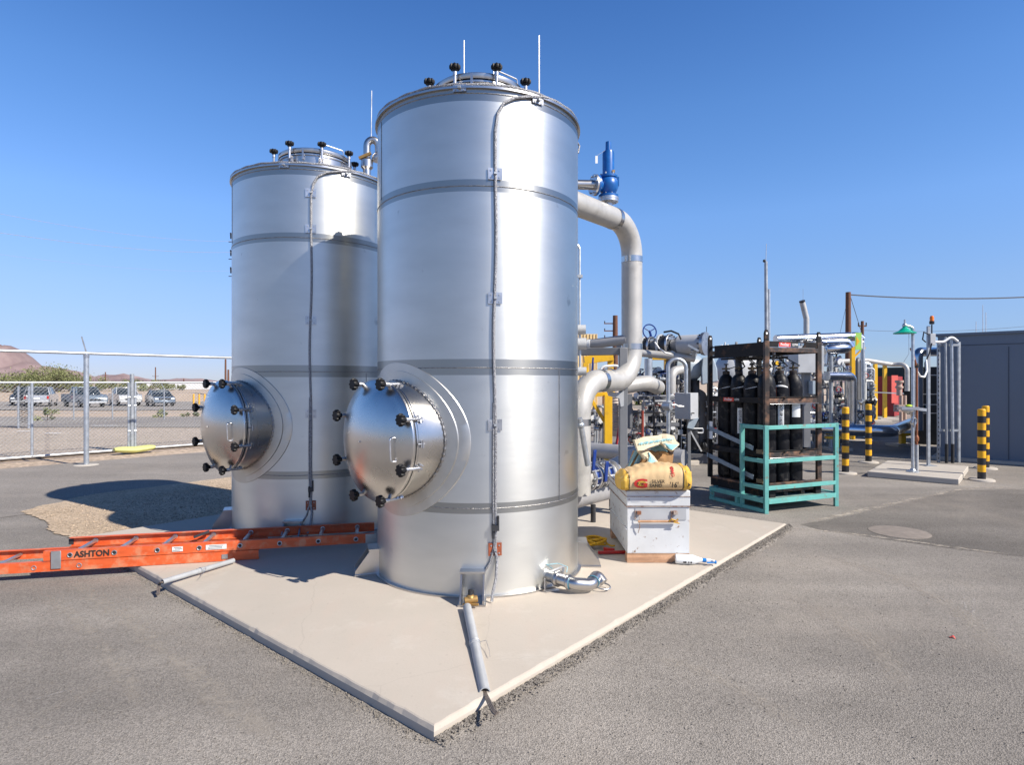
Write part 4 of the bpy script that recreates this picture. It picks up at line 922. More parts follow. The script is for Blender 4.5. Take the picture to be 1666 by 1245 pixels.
# torn empty sack standing behind
ts = thing('torn_sack', V((1.25, 5.95, .648)), 'torn open paper sack with pale blue bands standing crumpled behind the sand bag', 'paper sack')
rr = random.Random(5)
def crump(poly, d0, nm, m, seed, amp=.03, back=.16, parent=ts):
    # crumpled paper panel spanned by a pixel outline at real depth, closed into a thick sack body
    q = MB(); r2 = random.Random(seed); top = [P(x, y, (d0(x, y) if callable(d0) else d0)+r2.uniform(-amp, amp)*.4) for (x, y) in poly]; bk = [p+V((r2.uniform(-.02, .02), back+r2.uniform(-.02, .02), r2.uniform(-.02, .0))) for p in top]
    n_ = len(top); cf = sum(top, V())/n_+V((0, -.012, .0)); cb = sum(bk, V())/n_
    rg = []
    for f_ in (.78, .5, .25): rg.append([cf.lerp(p, f_)+V((r2.uniform(-1, 1), r2.uniform(-1.6, .6), r2.uniform(-1, 1)))*amp*.35 for p in top])
    q.v = top+bk+rg[0]+rg[1]+rg[2]+[cf, cb]
    for k in range(n_):
        k2 = (k+1) % n_; q.f.append([n_+k2, n_+k, 5*n_+1]); q.f.append([k, n_+k, n_+k2, k2])
        for (a_, b_) in ((0, 2), (2, 3), (3, 4)): q.f.append([a_*n_+k, a_*n_+k2, b_*n_+k2]); q.f.append([a_*n_+k, b_*n_+k2, b_*n_+k])
        q.f.append([4*n_+k, 4*n_+k2, 5*n_])
    o = q.build(nm, m, parent, smooth=True, angle=12); return o
def Zp(*pts): return [(1005+x/11.315, 700+y/11.315) for x, y in pts]
M['cyanshade'] = mat('shaded_cyan_print', (.17, .30, .33), .7, 0, .15, 12); M['inside'] = mat('sack_opening_shade', (.05, .03, .02), .8)  # cyan print as it looks in shade, and the sack opening: shade in both colours
crump(Zp((560, 372), (620, 362), (690, 392), (760, 355), (900, 385), (960, 428), (1030, 440), (1000, 660), (800, 680), (640, 640), (600, 440)), lambda x, y: 5.86, 'sack_body', 'kraftdk', 1, .02, .17)
crump(Zp((600, 330), (700, 300), (800, 258), (870, 320), (925, 392), (850, 378), (770, 362), (720, 366), (690, 398), (620, 366)), 5.84, 'blue_band', 'cyanshade', 2, .01, .03)
crump(Zp((820, 240), (920, 290), (1010, 350), (1045, 360), (1018, 438), (960, 432), (920, 388), (870, 322)), 5.85, 'opening_shade', 'inside', 3, .01, .1)  # near-black panel painted in for the shade inside the opening
crump(Zp((355, 372), (400, 385), (455, 430), (545, 520), (535, 672), (300, 745), (250, 760), (140, 775), (230, 600)), lambda x, y: 5.74+(y-735)*.0015, 'folded_side', 'kraftdk', 4, .015, .14)
crump(Zp((352, 372), (385, 384), (240, 620), (165, 765), (130, 775), (230, 590)), 5.715, 'blue_band', 'cyanshade', 5, .004, .012)
crump(Zp((400, 420), (450, 440), (390, 570), (300, 745), (235, 750), (320, 570)), 5.71, 'blue_band', 'cyanshade', 6, .004, .012)
crump(Zp((388, 388), (470, 372), (565, 380), (640, 480), (790, 638), (720, 650), (530, 668), (562, 540), (545, 468), (500, 535), (440, 450)), lambda x, y: 5.70-(y-733)*.004, 'torn_flap', 'cream', 7, .02, .02)
crump(Zp((575, 400), (640, 490), (720, 600), (650, 655), (548, 660), (570, 540), (585, 470)), lambda x, y: 5.675-(y-733)*.004, 'blue_band', 'cyan', 8, .004, .01)
fd = lambda x, y: 5.86-(y-705)*.0095
crump(Zp((310, 180), (470, 118), (740, 92), (820, 62), (900, 62), (1040, 102), (1072, 190), (1132, 240), (1132, 270), (1012, 370), (960, 350), (920, 300), (840, 245), (760, 256), (640, 300), (460, 350), (370, 376)), fd, 'top_flap', 'cream', 9, .03, .03)
crump(Zp((850, 236), (930, 250), (1060, 262), (1122, 262), (1010, 360), (962, 340), (920, 292)), lambda x, y: fd(x, y)-.03, 'blue_band', 'cyan', 10, .004, .01)
q = MB(); r4 = random.Random(4)
for k in range(58):
    t = k/57; X_ = 1040+t*56; Y_ = 722-t*9+(4*(t-.75) if t > .75 else 0); hh = r4.uniform(1.2, 2.6)
    p0, p1 = P(X_, Y_-hh, fd(X_, Y_-hh)-.03), P(X_+r4.uniform(-.8, .8), Y_+hh, fd(X_, Y_+hh)-.03)
    if k % 9 != 8: q.bar(p0, p1, .0035, .002)
q.build('faded_print', 'cyan', ts, smooth=False)
# yellow rope
rp_ = []
cr = G(967, 888, .02); r3 = random.Random(9)
for k in range(150):
    t = k/150*2*pi*7; ro = .07+.03*sin(t*.37); rp_.append(cr+V((ro*cos(t)*1.3+.02*sin(t*.6), ro*sin(t)*.9+.02*cos(t*.45), .015+.022*(1+sin(t*1.31))+.02*sin(t*.23)**2)))
rp_ += [cr+V((.13, -.03, .02)), cr+V((.16, -.05, .012)), cr+V((.19, -.04, .012))]
tag(MB().tube(rp_, .009, 7).build('coiled_rope', 'rope', loc=cr), 'tangled yellow rope on the pad between tank and job box', 'rope')
# red tool
rt_ = thing('red_hand_tool', G(995, 897, 0), 'red metal hand tool lying half hidden under the job box', 'tool'); c = G(973, 899, .02); c2 = G(1018, 898, .02)
MB().bar(c, c2, .03, .025).build('tool_bar', 'red', rt_, bevel=.004); MB().bar(G(982, 893, .025), G(1000, 895, .025), .02, .03).build('tool_grip', 'red', rt_, bevel=.004)
# spray bottle
sbt = thing('spray_bottle', G(1133, 922, 0), 'white plastic spray bottle with blue nozzle lying beside the job box', 'spray bottle')
bb = G(1101, 920, 0)+V((0, .05, .044)); bd = V((.32, -.045, -.004)).normalized()
MB().lathe([(.0, 0), (.035, .0), (.042, .006), (.043, .03), (.043, .145), (.038, .165), (.028, .19), (.016, .235), (.0, .235)], bb, bd, 24).build('bottle_body', 'bottle', sbt)
MB().lathe([(.018, .232), (.018, .262), (.012, .264)], bb, bd, 18).build('cap', 'cap', sbt)
hd = bb+bd*.262; q = MB().bar(hd, hd+bd*.045+V((0, 0, -.0)), .028, .024); q.bar(hd+bd*.035, hd+bd*.075+V((-.01, -.02, .004)), .018, .016); q.build('spray_head', 'white', sbt, bevel=.004)
q = MB().bar(hd+bd*.0+V((0, -.03, -.012)), hd+bd*.07+V((0, -.015, -.01)), .012, .01); q.cyl(hd+bd*.07+V((0, -.01, -.01)), hd+bd*.085+V((0, -.01, -.01)), .014, n=10); q.build('trigger', 'cap', sbt)
q = MB()
for (t, w_) in ((.06, .006), (.075, .02), (.105, .008), (.125, .012)): q.box(bb+bd*t+V((0, -.0405, -.014)), (w_, .004, .018), ax=(bd, V((0, 1, 0)), V((0, 0, 1))))
q.build('label_print', 'ink', sbt)

# ------------------------------------------------------------------ teal cage skid, black rack and gas cylinders
ya = R(22.8); A_ = V((cos(ya), sin(ya), 0)); B_ = V((-sin(ya), cos(ya), 0)); K0 = V((3.22, 7.69, GZ))
def K(a, b, z=0): return K0+A_*a+B_*b+V((0, 0, z))
cg = thing('cage_skid', K(.62, .5), 'turquoise steel cage skid carrying the black cylinder rack', 'steel skid')
KW, KD, KH = 1.24, 1.02, 1.12; t = .055
def kbar(nm, p, q_, w_=.05, h_=.05): return MB().bar(p, q_, w_, h_).build(nm, 'teal', cg, bevel=.003)
for (a, b) in ((0, 0), (KW, 0), (0, .41)): kbar('post', K(a, b, .0), K(a, b, KH-.001))
for z in (KH-.03, .66, .32): kbar('rail', K(.026, 0, z), K(KW-.026, 0, z), .04, .05); kbar('rail', K(0, .026, z), K(0, .384, z), .04, .05)
kbar('base_beam', K(.026, 0, .15), K(KW-.026, 0, .15), .05, .06); kbar('base_beam', K(0, .026, .16), K(0, KD, .16), .05, .06); kbar('base_beam', K(0, .026, .028), K(0, KD, .028), .05, .045); kbar('base_beam', K(.026, KD, .16), K(KW, KD, .16), .05, .06); kbar('base_beam', K(KW, .026, .16), K(KW, KD-.03, .16), .05, .06)
for b in (.5, KD-.03): kbar('stub_leg', K(0, b, .05), K(0, b, .13))
kbar('stub_leg', K(KW, KD, 0), K(KW, KD, .13))
MB().box(K(KW/2, .5, .178), (KW-.06, KD-.08, .006), rz=ya).build('deck_plate', mat('chequer_deck', (.20, .30, .27), .6, 0, .3, 30, .5, 60), cg)
rk = thing('cylinder_rack', K(.6, .55, .2), 'tall black rusty lifting rack holding gas cylinders', 'cylinder rack')
RO = K(.105, .10, 0); RW, RDp, RH = .93, 1.05, 2.20
def Q(a, b, z): return RO+A_*a+B_*b+V((0, 0, z))
RZ = .30
for (a, b) in ((0, 0), (RW, 0), (0, RDp), (RW, RDp)):
    MB().bar(Q(a, b, RZ), Q(a, b, RH), .06, .06).build('post', 'rackrust' if b == 0 else 'rackblack', rk, bevel=.004)
    q = MB(); e_ = Q(a, b, RH+.0); q.prism([e_-A_*.035-B_*.01, e_+A_*.035-B_*.01, e_+A_*.035-B_*.01+V((0, 0, .1)), e_+A_*.018-B_*.01+V((0, 0, .145)), e_-A_*.018-B_*.01+V((0, 0, .145)), e_-A_*.035-B_*.01+V((0, 0, .1))], B_*.02); lug = q.build('lifting_lug', 'rackblack', rk)
    MB().cyl(e_+V((0, 0, .1))-B_*.012, e_+V((0, 0, .1))+B_*.012, .016, n=14).build('lug_hole', 'white', lug)
def rbar(nm, p, q_, w_, h_, m='rackrust'): return MB().bar(p, q_, w_, h_).build(nm, m, rk, bevel=.003)
rbar('top_beam', Q(.03, 0, 2.09), Q(RW-.03, 0, 2.09), .05, .06); rbar('top_beam', Q(.03, RDp, 2.09), Q(RW-.03, RDp, 2.09), .05, .06, 'rackblack')
rbar('top_beam', Q(RW, .03, 2.09), Q(RW, RDp-.03, 2.09), .05, .06, 'rackblack')
rbar('top_panel', Q(-.005, .03, 2.10), Q(-.005, RDp-.10, 2.10), .012, .18, 'rackblack'); rbar('top_beam', Q(0, RDp-.1, 2.17), Q(0, RDp-.03, 2.17), .03, .02, 'rackblack'); rbar('top_beam', Q(0, RDp-.1, 2.03), Q(0, RDp-.03, 2.03), .03, .04, 'rackblack')
rbar('top_rail', Q(.03, 0, 2.195), Q(RW-.03, 0, 2.195), .02, .012, 'rackblack')
MB().prism([Q(.03, -.01, 2.125), Q(.2, -.01, 2.125), Q(.2, -.01, 2.19), Q(.03, -.01, 2.19)], B_*.012).build('gusset_plate', 'rackblack', rk); q = MB().prism([Q(.62, -.01, 2.125), Q(.9, -.01, 2.125), Q(.9, -.01, 2.19), Q(.68, -.01, 2.19)], B_*.012); q.build('gusset_plate', 'rackblack', rk)
rbar('mesh_backing', Q(.03, RDp*.5, 2.125), Q(RW-.03, RDp*.5, 2.125), .6, .01, 'rackblack')
for z in (1.43, .73):
    for (p, q_, m_) in ((Q(.03, 0, z), Q(RW-.03, 0, z), 'rackrust'), (Q(0, .03, z), Q(0, RDp-.03, z), 'rackblack'), (Q(.03, RDp, z), Q(RW-.03, RDp, z), 'rackblack'), (Q(RW, .03, z), Q(RW, RDp-.03, z), 'rackblack')):
        rbar('side_rail', p, q_, .03, .075, m_)
    rbar('rail_lip', Q(.03, -.02, z+.045), Q(RW-.03, -.02, z+.045), .02, .012, 'rackblack'); rbar('rail_lip', Q(.03, -.02, z-.045), Q(RW-.03, -.02, z-.045), .02, .008, 'brushed')
    for a in (.27, .58): rbar('rail_hook', Q(a, -.04, z+.02), Q(a+.05, -.045, z+.05), .012, .02, 'rackblack')
rbar('floor_plate', Q(0, RDp/2, .305), Q(RW, RDp/2, .305), RDp, .03); rbar('bottom_rail', Q(.03, -.005, .335), Q(RW-.03, -.005, .335), .04, .05)
for a in (.06, RW-.06):
    rbar('fork_skid', Q(a, -.05, .235), Q(a, RDp, .235), .10, .11, 'rackblack')
rbar('fork_beam', Q(.12, 0, .262), Q(RW-.12, 0, .262), .05, .05); 
for a in (.33, .63): rbar('fork_post', Q(a, 0, .19), Q(a, 0, .236), .05, .04)
# signs on rack
def sign(org, right, wd, ht, nrm, nm='rack_sign'):
    o = MB().box(org, (wd, .004, ht), ax=(right, nrm, V((0, 0, 1)))).build(nm, mat('sign_red', (.62, .05, .03), .5), rk)
    return o
s1 = sign(Q(.30, -.018, 2.16), A_, .20, .055, B_); text('ProStar', .05, Q(.30, -.022, 2.16), A_, V((0, 0, 1)), 'white', s1)
s2 = MB().box(Q(.475, -.018, 2.16), (.13, .004, .055), ax=(A_, B_, V((0, 0, 1)))).build('rack_sign', 'ink', rk); text('12799', .042, Q(.475, -.022, 2.16), A_, V((0, 0, 1)), 'white', s2)
s3 = sign(Q(-.018, .66, 1.43), -B_, .20, .05, A_); text('ProStar', .048, Q(-.022, .66, 1.43), -B_, V((0, 0, 1)), 'white', s3)
s4 = MB().box(Q(-.018, .50, 1.43), (.11, .004, .05), ax=(-B_, A_, V((0, 0, 1)))).build('rack_sign', 'ink', rk); text('12799', .036, Q(-.022, .50, 1.43), -B_, V((0, 0, 1)), 'white', s4)
for z in (.93, .79): MB().box(Q(-.03, RDp-.04, z+.12), (.09, .004, .11), ax=(-B_, A_, V((0, 0, 1)))).build('paper_tag', 'white', rk)
# cylinders
M['dullbrass'] = mat('dull_brass', (.16, .12, .07), .5, .5, .3, 20)
def make_cyl():
    o = thing('gas_cylinder', (0, 0, 0), '', 'gas cylinder', 'black gas cylinders in the rack')
    MB().lathe([(.0, .0), (.095, .0), (.112, .02), (.116, .05), (.116, 1.26), (.112, 1.32), (.098, 1.385), (.075, 1.43), (.05, 1.455), (.045, 1.465)], (0, 0, 0), (0, 0, 1), 32).build('bottle', 'cyl', o, local=True)
    MB().lathe([(.047, 1.455), (.05, 1.47), (.05, 1.50), (.03, 1.51)], (0, 0, 0), (0, 0, 1), 20).build('neck_ring', 'rackrust', o, local=True)
    v = MB().cyl((0, 0, 1.50), (0, 0, 1.57), .015, n=10); v.cyl((-.05, 0, 1.54), (.06, 0, 1.54), .012, n=10); v.build('valve', 'dullbrass', o, local=True)
    MB().lathe([(.012, 0), (.012, .03), (.032, .03), (.032, .045), (.01, .046)], (0, 0, 1.565), (0, 0, 1), 12).build('valve_wheel', 'dark', o, local=True)
    return o
cy = make_cyl(); first = True; rows = 4; cols = 3
names_a = ['left', 'middle', 'right']; names_b = ['front', 'second', 'third', 'rear']
hosep = []
for j in range(rows):
    for i in range(cols):
        o = cy if first else copy_tree(cy); first = False
        p = Q(.16+i*.237, .15+j*.25, .322); o.location = p; o.rotation_euler = (0, 0, random.random()*6)
        tag(o, 'black gas cylinder, %s one of the %s row inside the black rack' % (names_a[i], names_b[j]), 'gas cylinder', 'black gas cylinders in the rack')
        hosep.append(p+V((0, 0, 1.54)))
        # labels where the photo shows them
        def curved(nm, ang, wd, z0_, z1_, m, r=.1165):
            q = MB(); q.grid(lambda u, v: V((p.x+r*cos(ang+(u-.5)*wd/r), p.y+r*sin(ang+(u-.5)*wd/r), p.z+z0_+(z1_-z0_)*v)), 10, 1); return q.build(nm, m, o)
        fa = math.atan2(-p.y, -p.x)
        if j == 0 and i == 1:
            lb = curved('data_label', fa+.1, .075, .74, 1.09, 'white')
            text('DOT-SP 14157', .048, None, None, None, 'ink', lb, 'label_text', mapf=lambda x, y: V((p.x+.119*cos(fa+.1+y/.119), p.y+.119*sin(fa+.1+y/.119), p.z+.915-x)))
            curved('red_strip', fa-.5, .028, 1.12, 1.28, mat('red_strip', (.5, .05, .02), .5)); 
            q = MB(); q.grid(lambda u, v: V((p.x+(.1165-.012*v)*cos(fa+(u-.5)*1.9), p.y+(.1165-.012*v)*sin(fa+(u-.5)*1.9), p.z+1.27+.065*v+.02*sin(u*3))), 12, 1); q.build('shoulder_label', 'white', o)
        if j == 0 and i == 2:
            curved('data_label', fa+.35, .11, .88, 1.07, 'white'); curved('red_strip', fa-.5, .028, 1.12, 1.28, MATS['red_strip'])
        if i == 0 and j in (1, 2, 3):
            q = MB(); q.grid(lambda u, v: V((p.x+(.1165-.012*v)*cos(fa+(u-.5)*1.9), p.y+(.1165-.012*v)*sin(fa+(u-.5)*1.9), p.z+1.25+.055*v+.04*u)), 12, 1); q.build('shoulder_label', 'white', o)
        if i == 0 and j == 2:
            lb = curved('data_label', fa+.1, .065, .64, .99, 'white')
            text('DOT-SP 14157', .045, None, None, None, 'ink', lb, 'label_text', mapf=lambda x, y: V((p.x+.119*cos(fa+.1+y/.119), p.y+.119*sin(fa+.1+y/.119), p.z+.815-x)))
mn = thing('gas_manifold', Q(.5, .5, 1.95), 'gas manifold with thin black hoses hanging under the rack top', 'manifold')
c0 = Q(.5, .35, 1.93); q = MB().cyl(c0+V((0, 0, .15)), c0-V((0, 0, .12)), .02, n=10); q.sphere(c0, .035, 10); q.build('gauge_block', 'plate', mn)
q = MB().cyl(c0-B_*.04, c0-B_*.055, .03, n=16); q.build('yellow_gauge', 'yellow', mn)
c1 = Q(.2, .7, 1.9); q = MB().cyl(c1+V((0, 0, .15)), c1-V((0, 0, .05)), .045, n=12); q.lathe([(.03, 0), (.055, .03), (.03, .07)], c1-V((0, 0, .1)), (0, 0, 1), 14); q.build('regulator', 'dark', mn)
q = MB().cyl(Q(.12, .12, 2.0), Q(.12, .95, 2.0), .014, n=8); q.cyl(Q(.5, .12, 2.0), Q(.5, .95, 2.0), .014, n=8); q.build('header_tube', 'dark', mn)
for k, p in enumerate(hosep):
    t_ = Q(.5, .3+.04*k, 1.99) if k % 3 else Q(.12, .2+.06*k, 1.99); q = MB(); sdx = random.uniform(-.12, .12)
    q.tube([p+V((.04, 0, 0)), p+V((.1+sdx*.3, -.03, .03)), p.lerp(t_, .4)+V((sdx, -.06, .12)), p.lerp(t_, .8)+V((sdx*.6, 0, .06)), t_], .008, 6); q.build('hose', 'rubber', mn)
# straps
def strap(z0_, z1_, lab):
    p0, p1, p2 = Q(-.03, RDp+.03, z0_), Q(-.05, .17, z1_), Q(-.055, .05, z1_-.03)
    o = thing('ratchet_strap', p0, lab, 'strap', 'grey straps across the rack side'); MB().bar(p0, p1, .006, .06).build('webbing', mat('webbing', (.22, .27, .31), .7, 0, .2, 20), o)
    q = MB().box(p2, (.10, .03, .055), ax=(B_, A_, V((0, 0, 1)))); q.tube([p2-B_*.02, p2-B_*.06+V((0, 0, .03)), p2-B_*.09], .012, 8); q.build('ratchet', 'dullbrass', o)
strap(1.02, .80, 'upper grey ratchet strap across the dark left side of the cylinder rack'); strap(.62, .42, 'lower grey ratchet strap across the dark left side of the cylinder rack')

# ------------------------------------------------------------------ bollards
def make_bollard():
    o = thing('bollard', (0, 0, 0), '', 'bollard', 'black and yellow striped bollards')
    r = .06; h = 1.215; n_ = 10; st_ = h/11
    z = 0; MB().lathe([(.19, .0), (.185, .02), (.165, .03), (.0, .03)], (0, 0, 0), (0, 0, 1), 32).build('concrete_collar', 'conc', o, local=True)
    k = 0; z = .03; hs = (h-.03)/10.001
    while z < h-.01:
        z2 = min(h, z+hs); cap = z2 >= h-.001
        pr = [(r, z), (r, z2)] if not cap else [(r, z), (r, z2-.015), (r-.012, z2), (0, z2)]
        MB().lathe(pr, (0, 0, 0), (0, 0, 1), 28, caps=False).build('black_stripe' if k % 2 == 0 else 'yellow_stripe', 'stripek' if k % 2 == 0 else 'stripey', o, local=True)
        z = z2; k += 1
    return o
bol = make_bollard()
for i, (X, d, lb) in enumerate(((1375.5, 11.1, 'yellow and black striped bollard just right of the turquoise cage'), (1413, 12.6, 'yellow and black striped bollard at the left corner of the shower slab'), (1597, 10.3, 'nearer of the two striped bollards before the slate grey wall'), (1603.5, 11.7, 'farther of the two striped bollards before the slate grey wall'))):
    o = bol if i == 0 else copy_tree(bol); o.location = ((X-CX)/F*d, d, GZ); tag(o, lb, 'bollard', 'black and yellow striped bollards')

# ------------------------------------------------------------------ slate grey building
W0 = V((9.30, 13.25, GZ)); wl = 9.0
bd_ = thing('equipment_building', W0-U1*wl/2+U2*1.5, 'long slate grey panelled equipment building at the right', 'building')
bh = 2.68
q = MB(); cc = W0-U1*wl/2+U2*1.5+V((0, 0, bh/2+.03)); q.box(cc, (wl, 3, bh-.06), ax=(U1, U2, V((0, 0, 1)))); q.build('wall', 'panel', bd_)
q = MB()
for k in (3.0, 6.0, 1.2): q.box(W0-U1*k-U2*.004+V((0, 0, bh/2-.1)), (.012, .008, bh-.35), ax=(U1, U2, V((0, 0, 1))))
q.box(W0-U1*wl/2-U2*.004+V((0, 0, bh-.22)), (wl, .008, .012), ax=(U1, U2, V((0, 0, 1)))); q.build('panel_joint', 'panelseam', bd_)
q = MB().box(W0-U1*wl/2+U2*1.5+V((0, 0, bh+.02)), (wl+.08, 3.1, .05), ax=(U1, U2, V((0, 0, 1)))); q.build('roof', 'panel', bd_)
q = MB().box(W0-U1*wl/2+U2*1.45+V((0, 0, .03)), (wl+.2, 3.3, .058), ax=(U1, U2, V((0, 0, 1)))); q.build('concrete_footing', 'conc', bd_)
# shower slab
SL = V((6.25, 10.67, 0)); q = MB(); c = SL-U1*.65+U2*1.0; q.box((c.x, c.y, (GZ+.035)/2), (1.3, 2.0, .10), ax=(U1, U2, V((0, 0, 1)))); 
struct(q.build('concrete_slab', 'conc', bevel=.012), 'small raised concrete slab under the safety shower')
ZS = .035
# safety shower
sx_, sy_ = (1485-CX)/F*10.6, 10.6
cx_ = (1491.5-CX)/F*(sy_+.1)
sh = thing('safety_shower', V((sx_, sy_, ZS)), 'green headed emergency shower on a pale standpipe with eyewash', 'safety shower')
q = MB().lathe([(.10, 0), (.10, .012), (.05, .03), (.035, .06)], (sx_, sy_, ZS), (0, 0, 1), 20); q.cyl((sx_, sy_, ZS+.05), (sx_, sy_, 2.55), .026, n=14); q.lathe([(.034, 0), (.034, .05)], (sx_, sy_, 2.5), (0, 0, 1), 14)
q.tube([V((sx_, sy_, 2.55)), V((sx_-.05, sy_, 2.58)), V((sx_-.14, sy_, 2.60))], .024, 10); q.sphere((sx_-.14, sy_, 2.6), .04, 10); q.cyl((sx_-.14, sy_, 2.6), (sx_-.14, sy_, 2.70), .016, n=8); q.build('standpipe', 'galv', sh)
q = MB().lathe([(.03, .10), (.035, .06), (.07, .03), (.10, .0), (.175, -.03), (.175, -.045), (.0, -.04)], (sx_-.14, sy_, 2.50), (0, 0, 1), 32, caps=False); q.build('shower_head', 'green', sh)
q = MB().tube([V((sx_-.10, sy_-.05, 2.5)), V((sx_-.10, sy_-.05, 2.1)), V((sx_-.20, sy_-.06, 1.95))], .004, 5); q.build('pull_rod', 'galvd', sh)
ez = 1.02; q = MB().box((sx_-.12, sy_-.06, ez+.13), (.30, .14, .05)); q.cyl((sx_-.08, sy_-.06, ez+.06), (sx_, sy_, ez-.02), .02); q.lathe([(.03, 0), (.10, .05), (.10, .06)], (sx_-.12, sy_-.06, ez+.04), (0, 0, 1), 20, caps=False); q.build('eyewash_tray', 'brushed', sh)
q = MB().sphere((sx_-.11, sy_-.06, ez+.175), .045, 12, (1.3, 1, .5)); q.build('dust_cap', mat('lime_cap', (.45, .6, .03), .5), sh)
q = MB().tube([V((sx_-.02, sy_-.05, ez+.02)), V((sx_-.04, sy_-.06, ez-.12)), V((sx_, sy_-.04, ez-.2)), V((sx_+.03, sy_-.03, ez-.05))], .014, 8); q.torus((sx_-.01, sy_-.04, ez-.1), (0, 1, .3), .06, .008, 20, 6); q.build('flush_valve', 'plate', sh)
q = MB().bar(V((sx_-.02, sy_-.04, ez+.13)), V((sx_+.20, sy_-.04, ez+.10)), .06, .05); q.build('push_bar', 'galvd', sh)
q = MB().tube(fillet([V((cx_, sy_+.1, ZS)), V((cx_, sy_+.1, 1.85)), V((sx_+.04, sy_+.05, 2.1)), V((sx_-.02, sy_+.02, 2.2))], .05, 4), .019, 10); q.lathe([(.019, 0), (.035, .03), (.035, .08), (.019, .12)], (cx_, sy_+.1, .55), (0, 0, 1), 12)
q.build('copper_riser', 'copper', sh)
MB().cyl((cx_, sy_+.1, ZS), (cx_, sy_+.1, .5), .028, n=10).build('grey_sleeve', 'pvc', sh)
MB().lathe([(.028, 0), (.04, .04), (.028, .08)], (cx_, sy_+.1, 1.86), (0, 0, 1), 12).build('hose_coupling', 'dark', sh)
# pull cord loop to beacon post
bx, by = (1510.5-CX)/F*11.4, 11.4
bp_ = thing('beacon_post', V((bx, by, ZS)), 'grey strut post with amber warning beacon beside the slate building', 'warning beacon')
MB().bar(V((bx, by, ZS)), V((bx, by, 2.66)), .045, .045).build('post', 'galvd', bp_); MB().box((bx, by, ZS+.006), (.2, .2, .012)).build('foot_plate', 'galvd', bp_)
c = P(1516, 552, 11.38); MB().box(c, (.10, .07, .22)).build('switch_box', 'greylt', bp_, bevel=.005); MB().cyl(c+V((0, 0, .1)), c+V((0, 0, .28)), .012).build('beacon_stem', 'dark', bp_)
c = P(1516, 521, 11.38); MB().lathe([(.035, -.07), (.042, -.06), (.042, -.015), (.034, -.01)], c, (0, 0, 1), 16).build('beacon_base', 'dark', bp_)
MB().lathe([(.034, -.01), (.036, .05), (.025, .085), (.0, .09)], c, (0, 0, 1), 16, caps=False).build('amber_lens', 'amber', bp_)
q = MB().tube([P(1514, 545, 11.4), P(1503, 540, 11.35), P(1501, 552, 11.35), P(1506, 556, 11.38)], .012, 8); q.tube([P(1516, 558, 11.3), P(1512, 575, 11.3), P(1505, 590, 11.3), P(1505, 600, 11.3)], .012, 8); q.build('black_cable', 'rubber', bp_)
q = MB().tube([P(1507, 585, 11.3), P(1508, 603, 11.2), P(1504, 613, 11.1), P(1497, 612, 11.0), P(1491, 602, 10.8), P(1488, 588, 10.7), P(1486, 578, 10.6)], .016, 8); q.build('white_hose', 'white', bp_)
# conduit strut rack on the building corner
cr_ = thing('conduit_rack', V((9.1, 13.0, GZ)), 'perforated strut frame carrying conduits in front of the slate building', 'conduit rack')
d_ = 12.6
for X in (1527, 1560):
    MB().bar(P(X, 556, d_), P(X, 752, d_), .045, .045).build('strut', 'galvd', cr_)
for Y in (561, 700): MB().bar(P(1527, Y, d_-.04), P(1562, Y, d_-.04), .03, .045).build('cross_strut', 'galvd', cr_)
q = MB()
for k in range(26): q.box(P(1527, 563+k*7.3, d_-.026), (.018, .006, .03))
q.build('strut_slots', 'ink', cr_)
for (X, m_, yb) in ((1538, 'galvd', 722), (1548, 'galv', 722)):
    MB().cyl(P(X, 548, d_-.1), P(X+2, yb, d_-.1), .022 if X == 1538 else .028, n=12).build('conduit', m_, cr_)
    MB().cyl(P(X+2, yb, d_-.1), P(X+2, 753, d_-.1), .03, n=12).build('black_boot', 'rubber', cr_)
MB().tube(fillet([P(1520, 556, d_-.15), P(1535, 556, d_-.15), P(1548, 547, d_-.15), P(1558, 555, d_-.15)], .1, 5), .026, 10).build('white_elbow', 'white', cr_)

# ------------------------------------------------------------------ background plant: generic pieces
def pole_line(name, pts, r, m, label, cat, n=12, rad=.15, group=None):
    o = thing(name, V((pts[0].x, pts[0].y, GZ)), label, cat, group); MB().tube(fillet(pts, rad, 6), r, n).build('pipe_run', m, o); return o
def handwheel(b_, c, ax, r):
    b_.torus(c, ax, r, r*.09, 28, 6); e1, e2, a = basis(ax)
    for k in range(3):
        t = k*2*pi/3+.5; b_.cyl(c, c+(e1*cos(t)+e2*sin(t))*r, r*.07, n=6)
    b_.sphere(c, r*.18, 8)
ND = (U1*-1).normalized()
# flanged vessel line high up
fv = thing('flanged_line', P(1100, 560, 12.3), 'high grey flanged pipe line with blind end plate above the compressor skid', 'pipe line')
E = P(1147, 559, 11.75)
def A1(t): return E-ND*t
MB().lathe([(.225, 0), (.225, .03), (.23, .03), (.23, .06)], E-ND*.03, ND, 36).build('blind_flange', 'plate', fv)
MB().lathe([(.19, -.52), (.19, -.03)], E, ND, 32).build('drum', 'greylt', fv)
MB().lathe([(.11, -.68), (.19, -.52)], E, ND, 32, caps=False).build('reducer', 'grey', fv)
for t_, r_f, m_ in ((.70, .235, 'plate'), (.90, .235, 'greylt'), (1.12, .20, 'plate'), (1.27, .20, 'greylt')): MB().lathe([(r_f*.98, 0), (r_f, .005), (r_f, .04), (r_f*.98, .045)], A1(t_+.045), ND, 28).build('flange', m_, fv)
MB().lathe([(.12, 0), (.12, 1.2)], A1(1.9), ND, 24).build('pipe_run', 'grey', fv)
MB().lathe([(.20, 0), (.20, .15)], A1(.90), ND, 28).build('valve_disc', 'dark', fv); MB().lathe([(.17, 0), (.17, .11)], A1(1.28), ND, 28).build('valve_disc', 'dark', fv)
q = MB(); e1, e2, a_ = basis(ND)
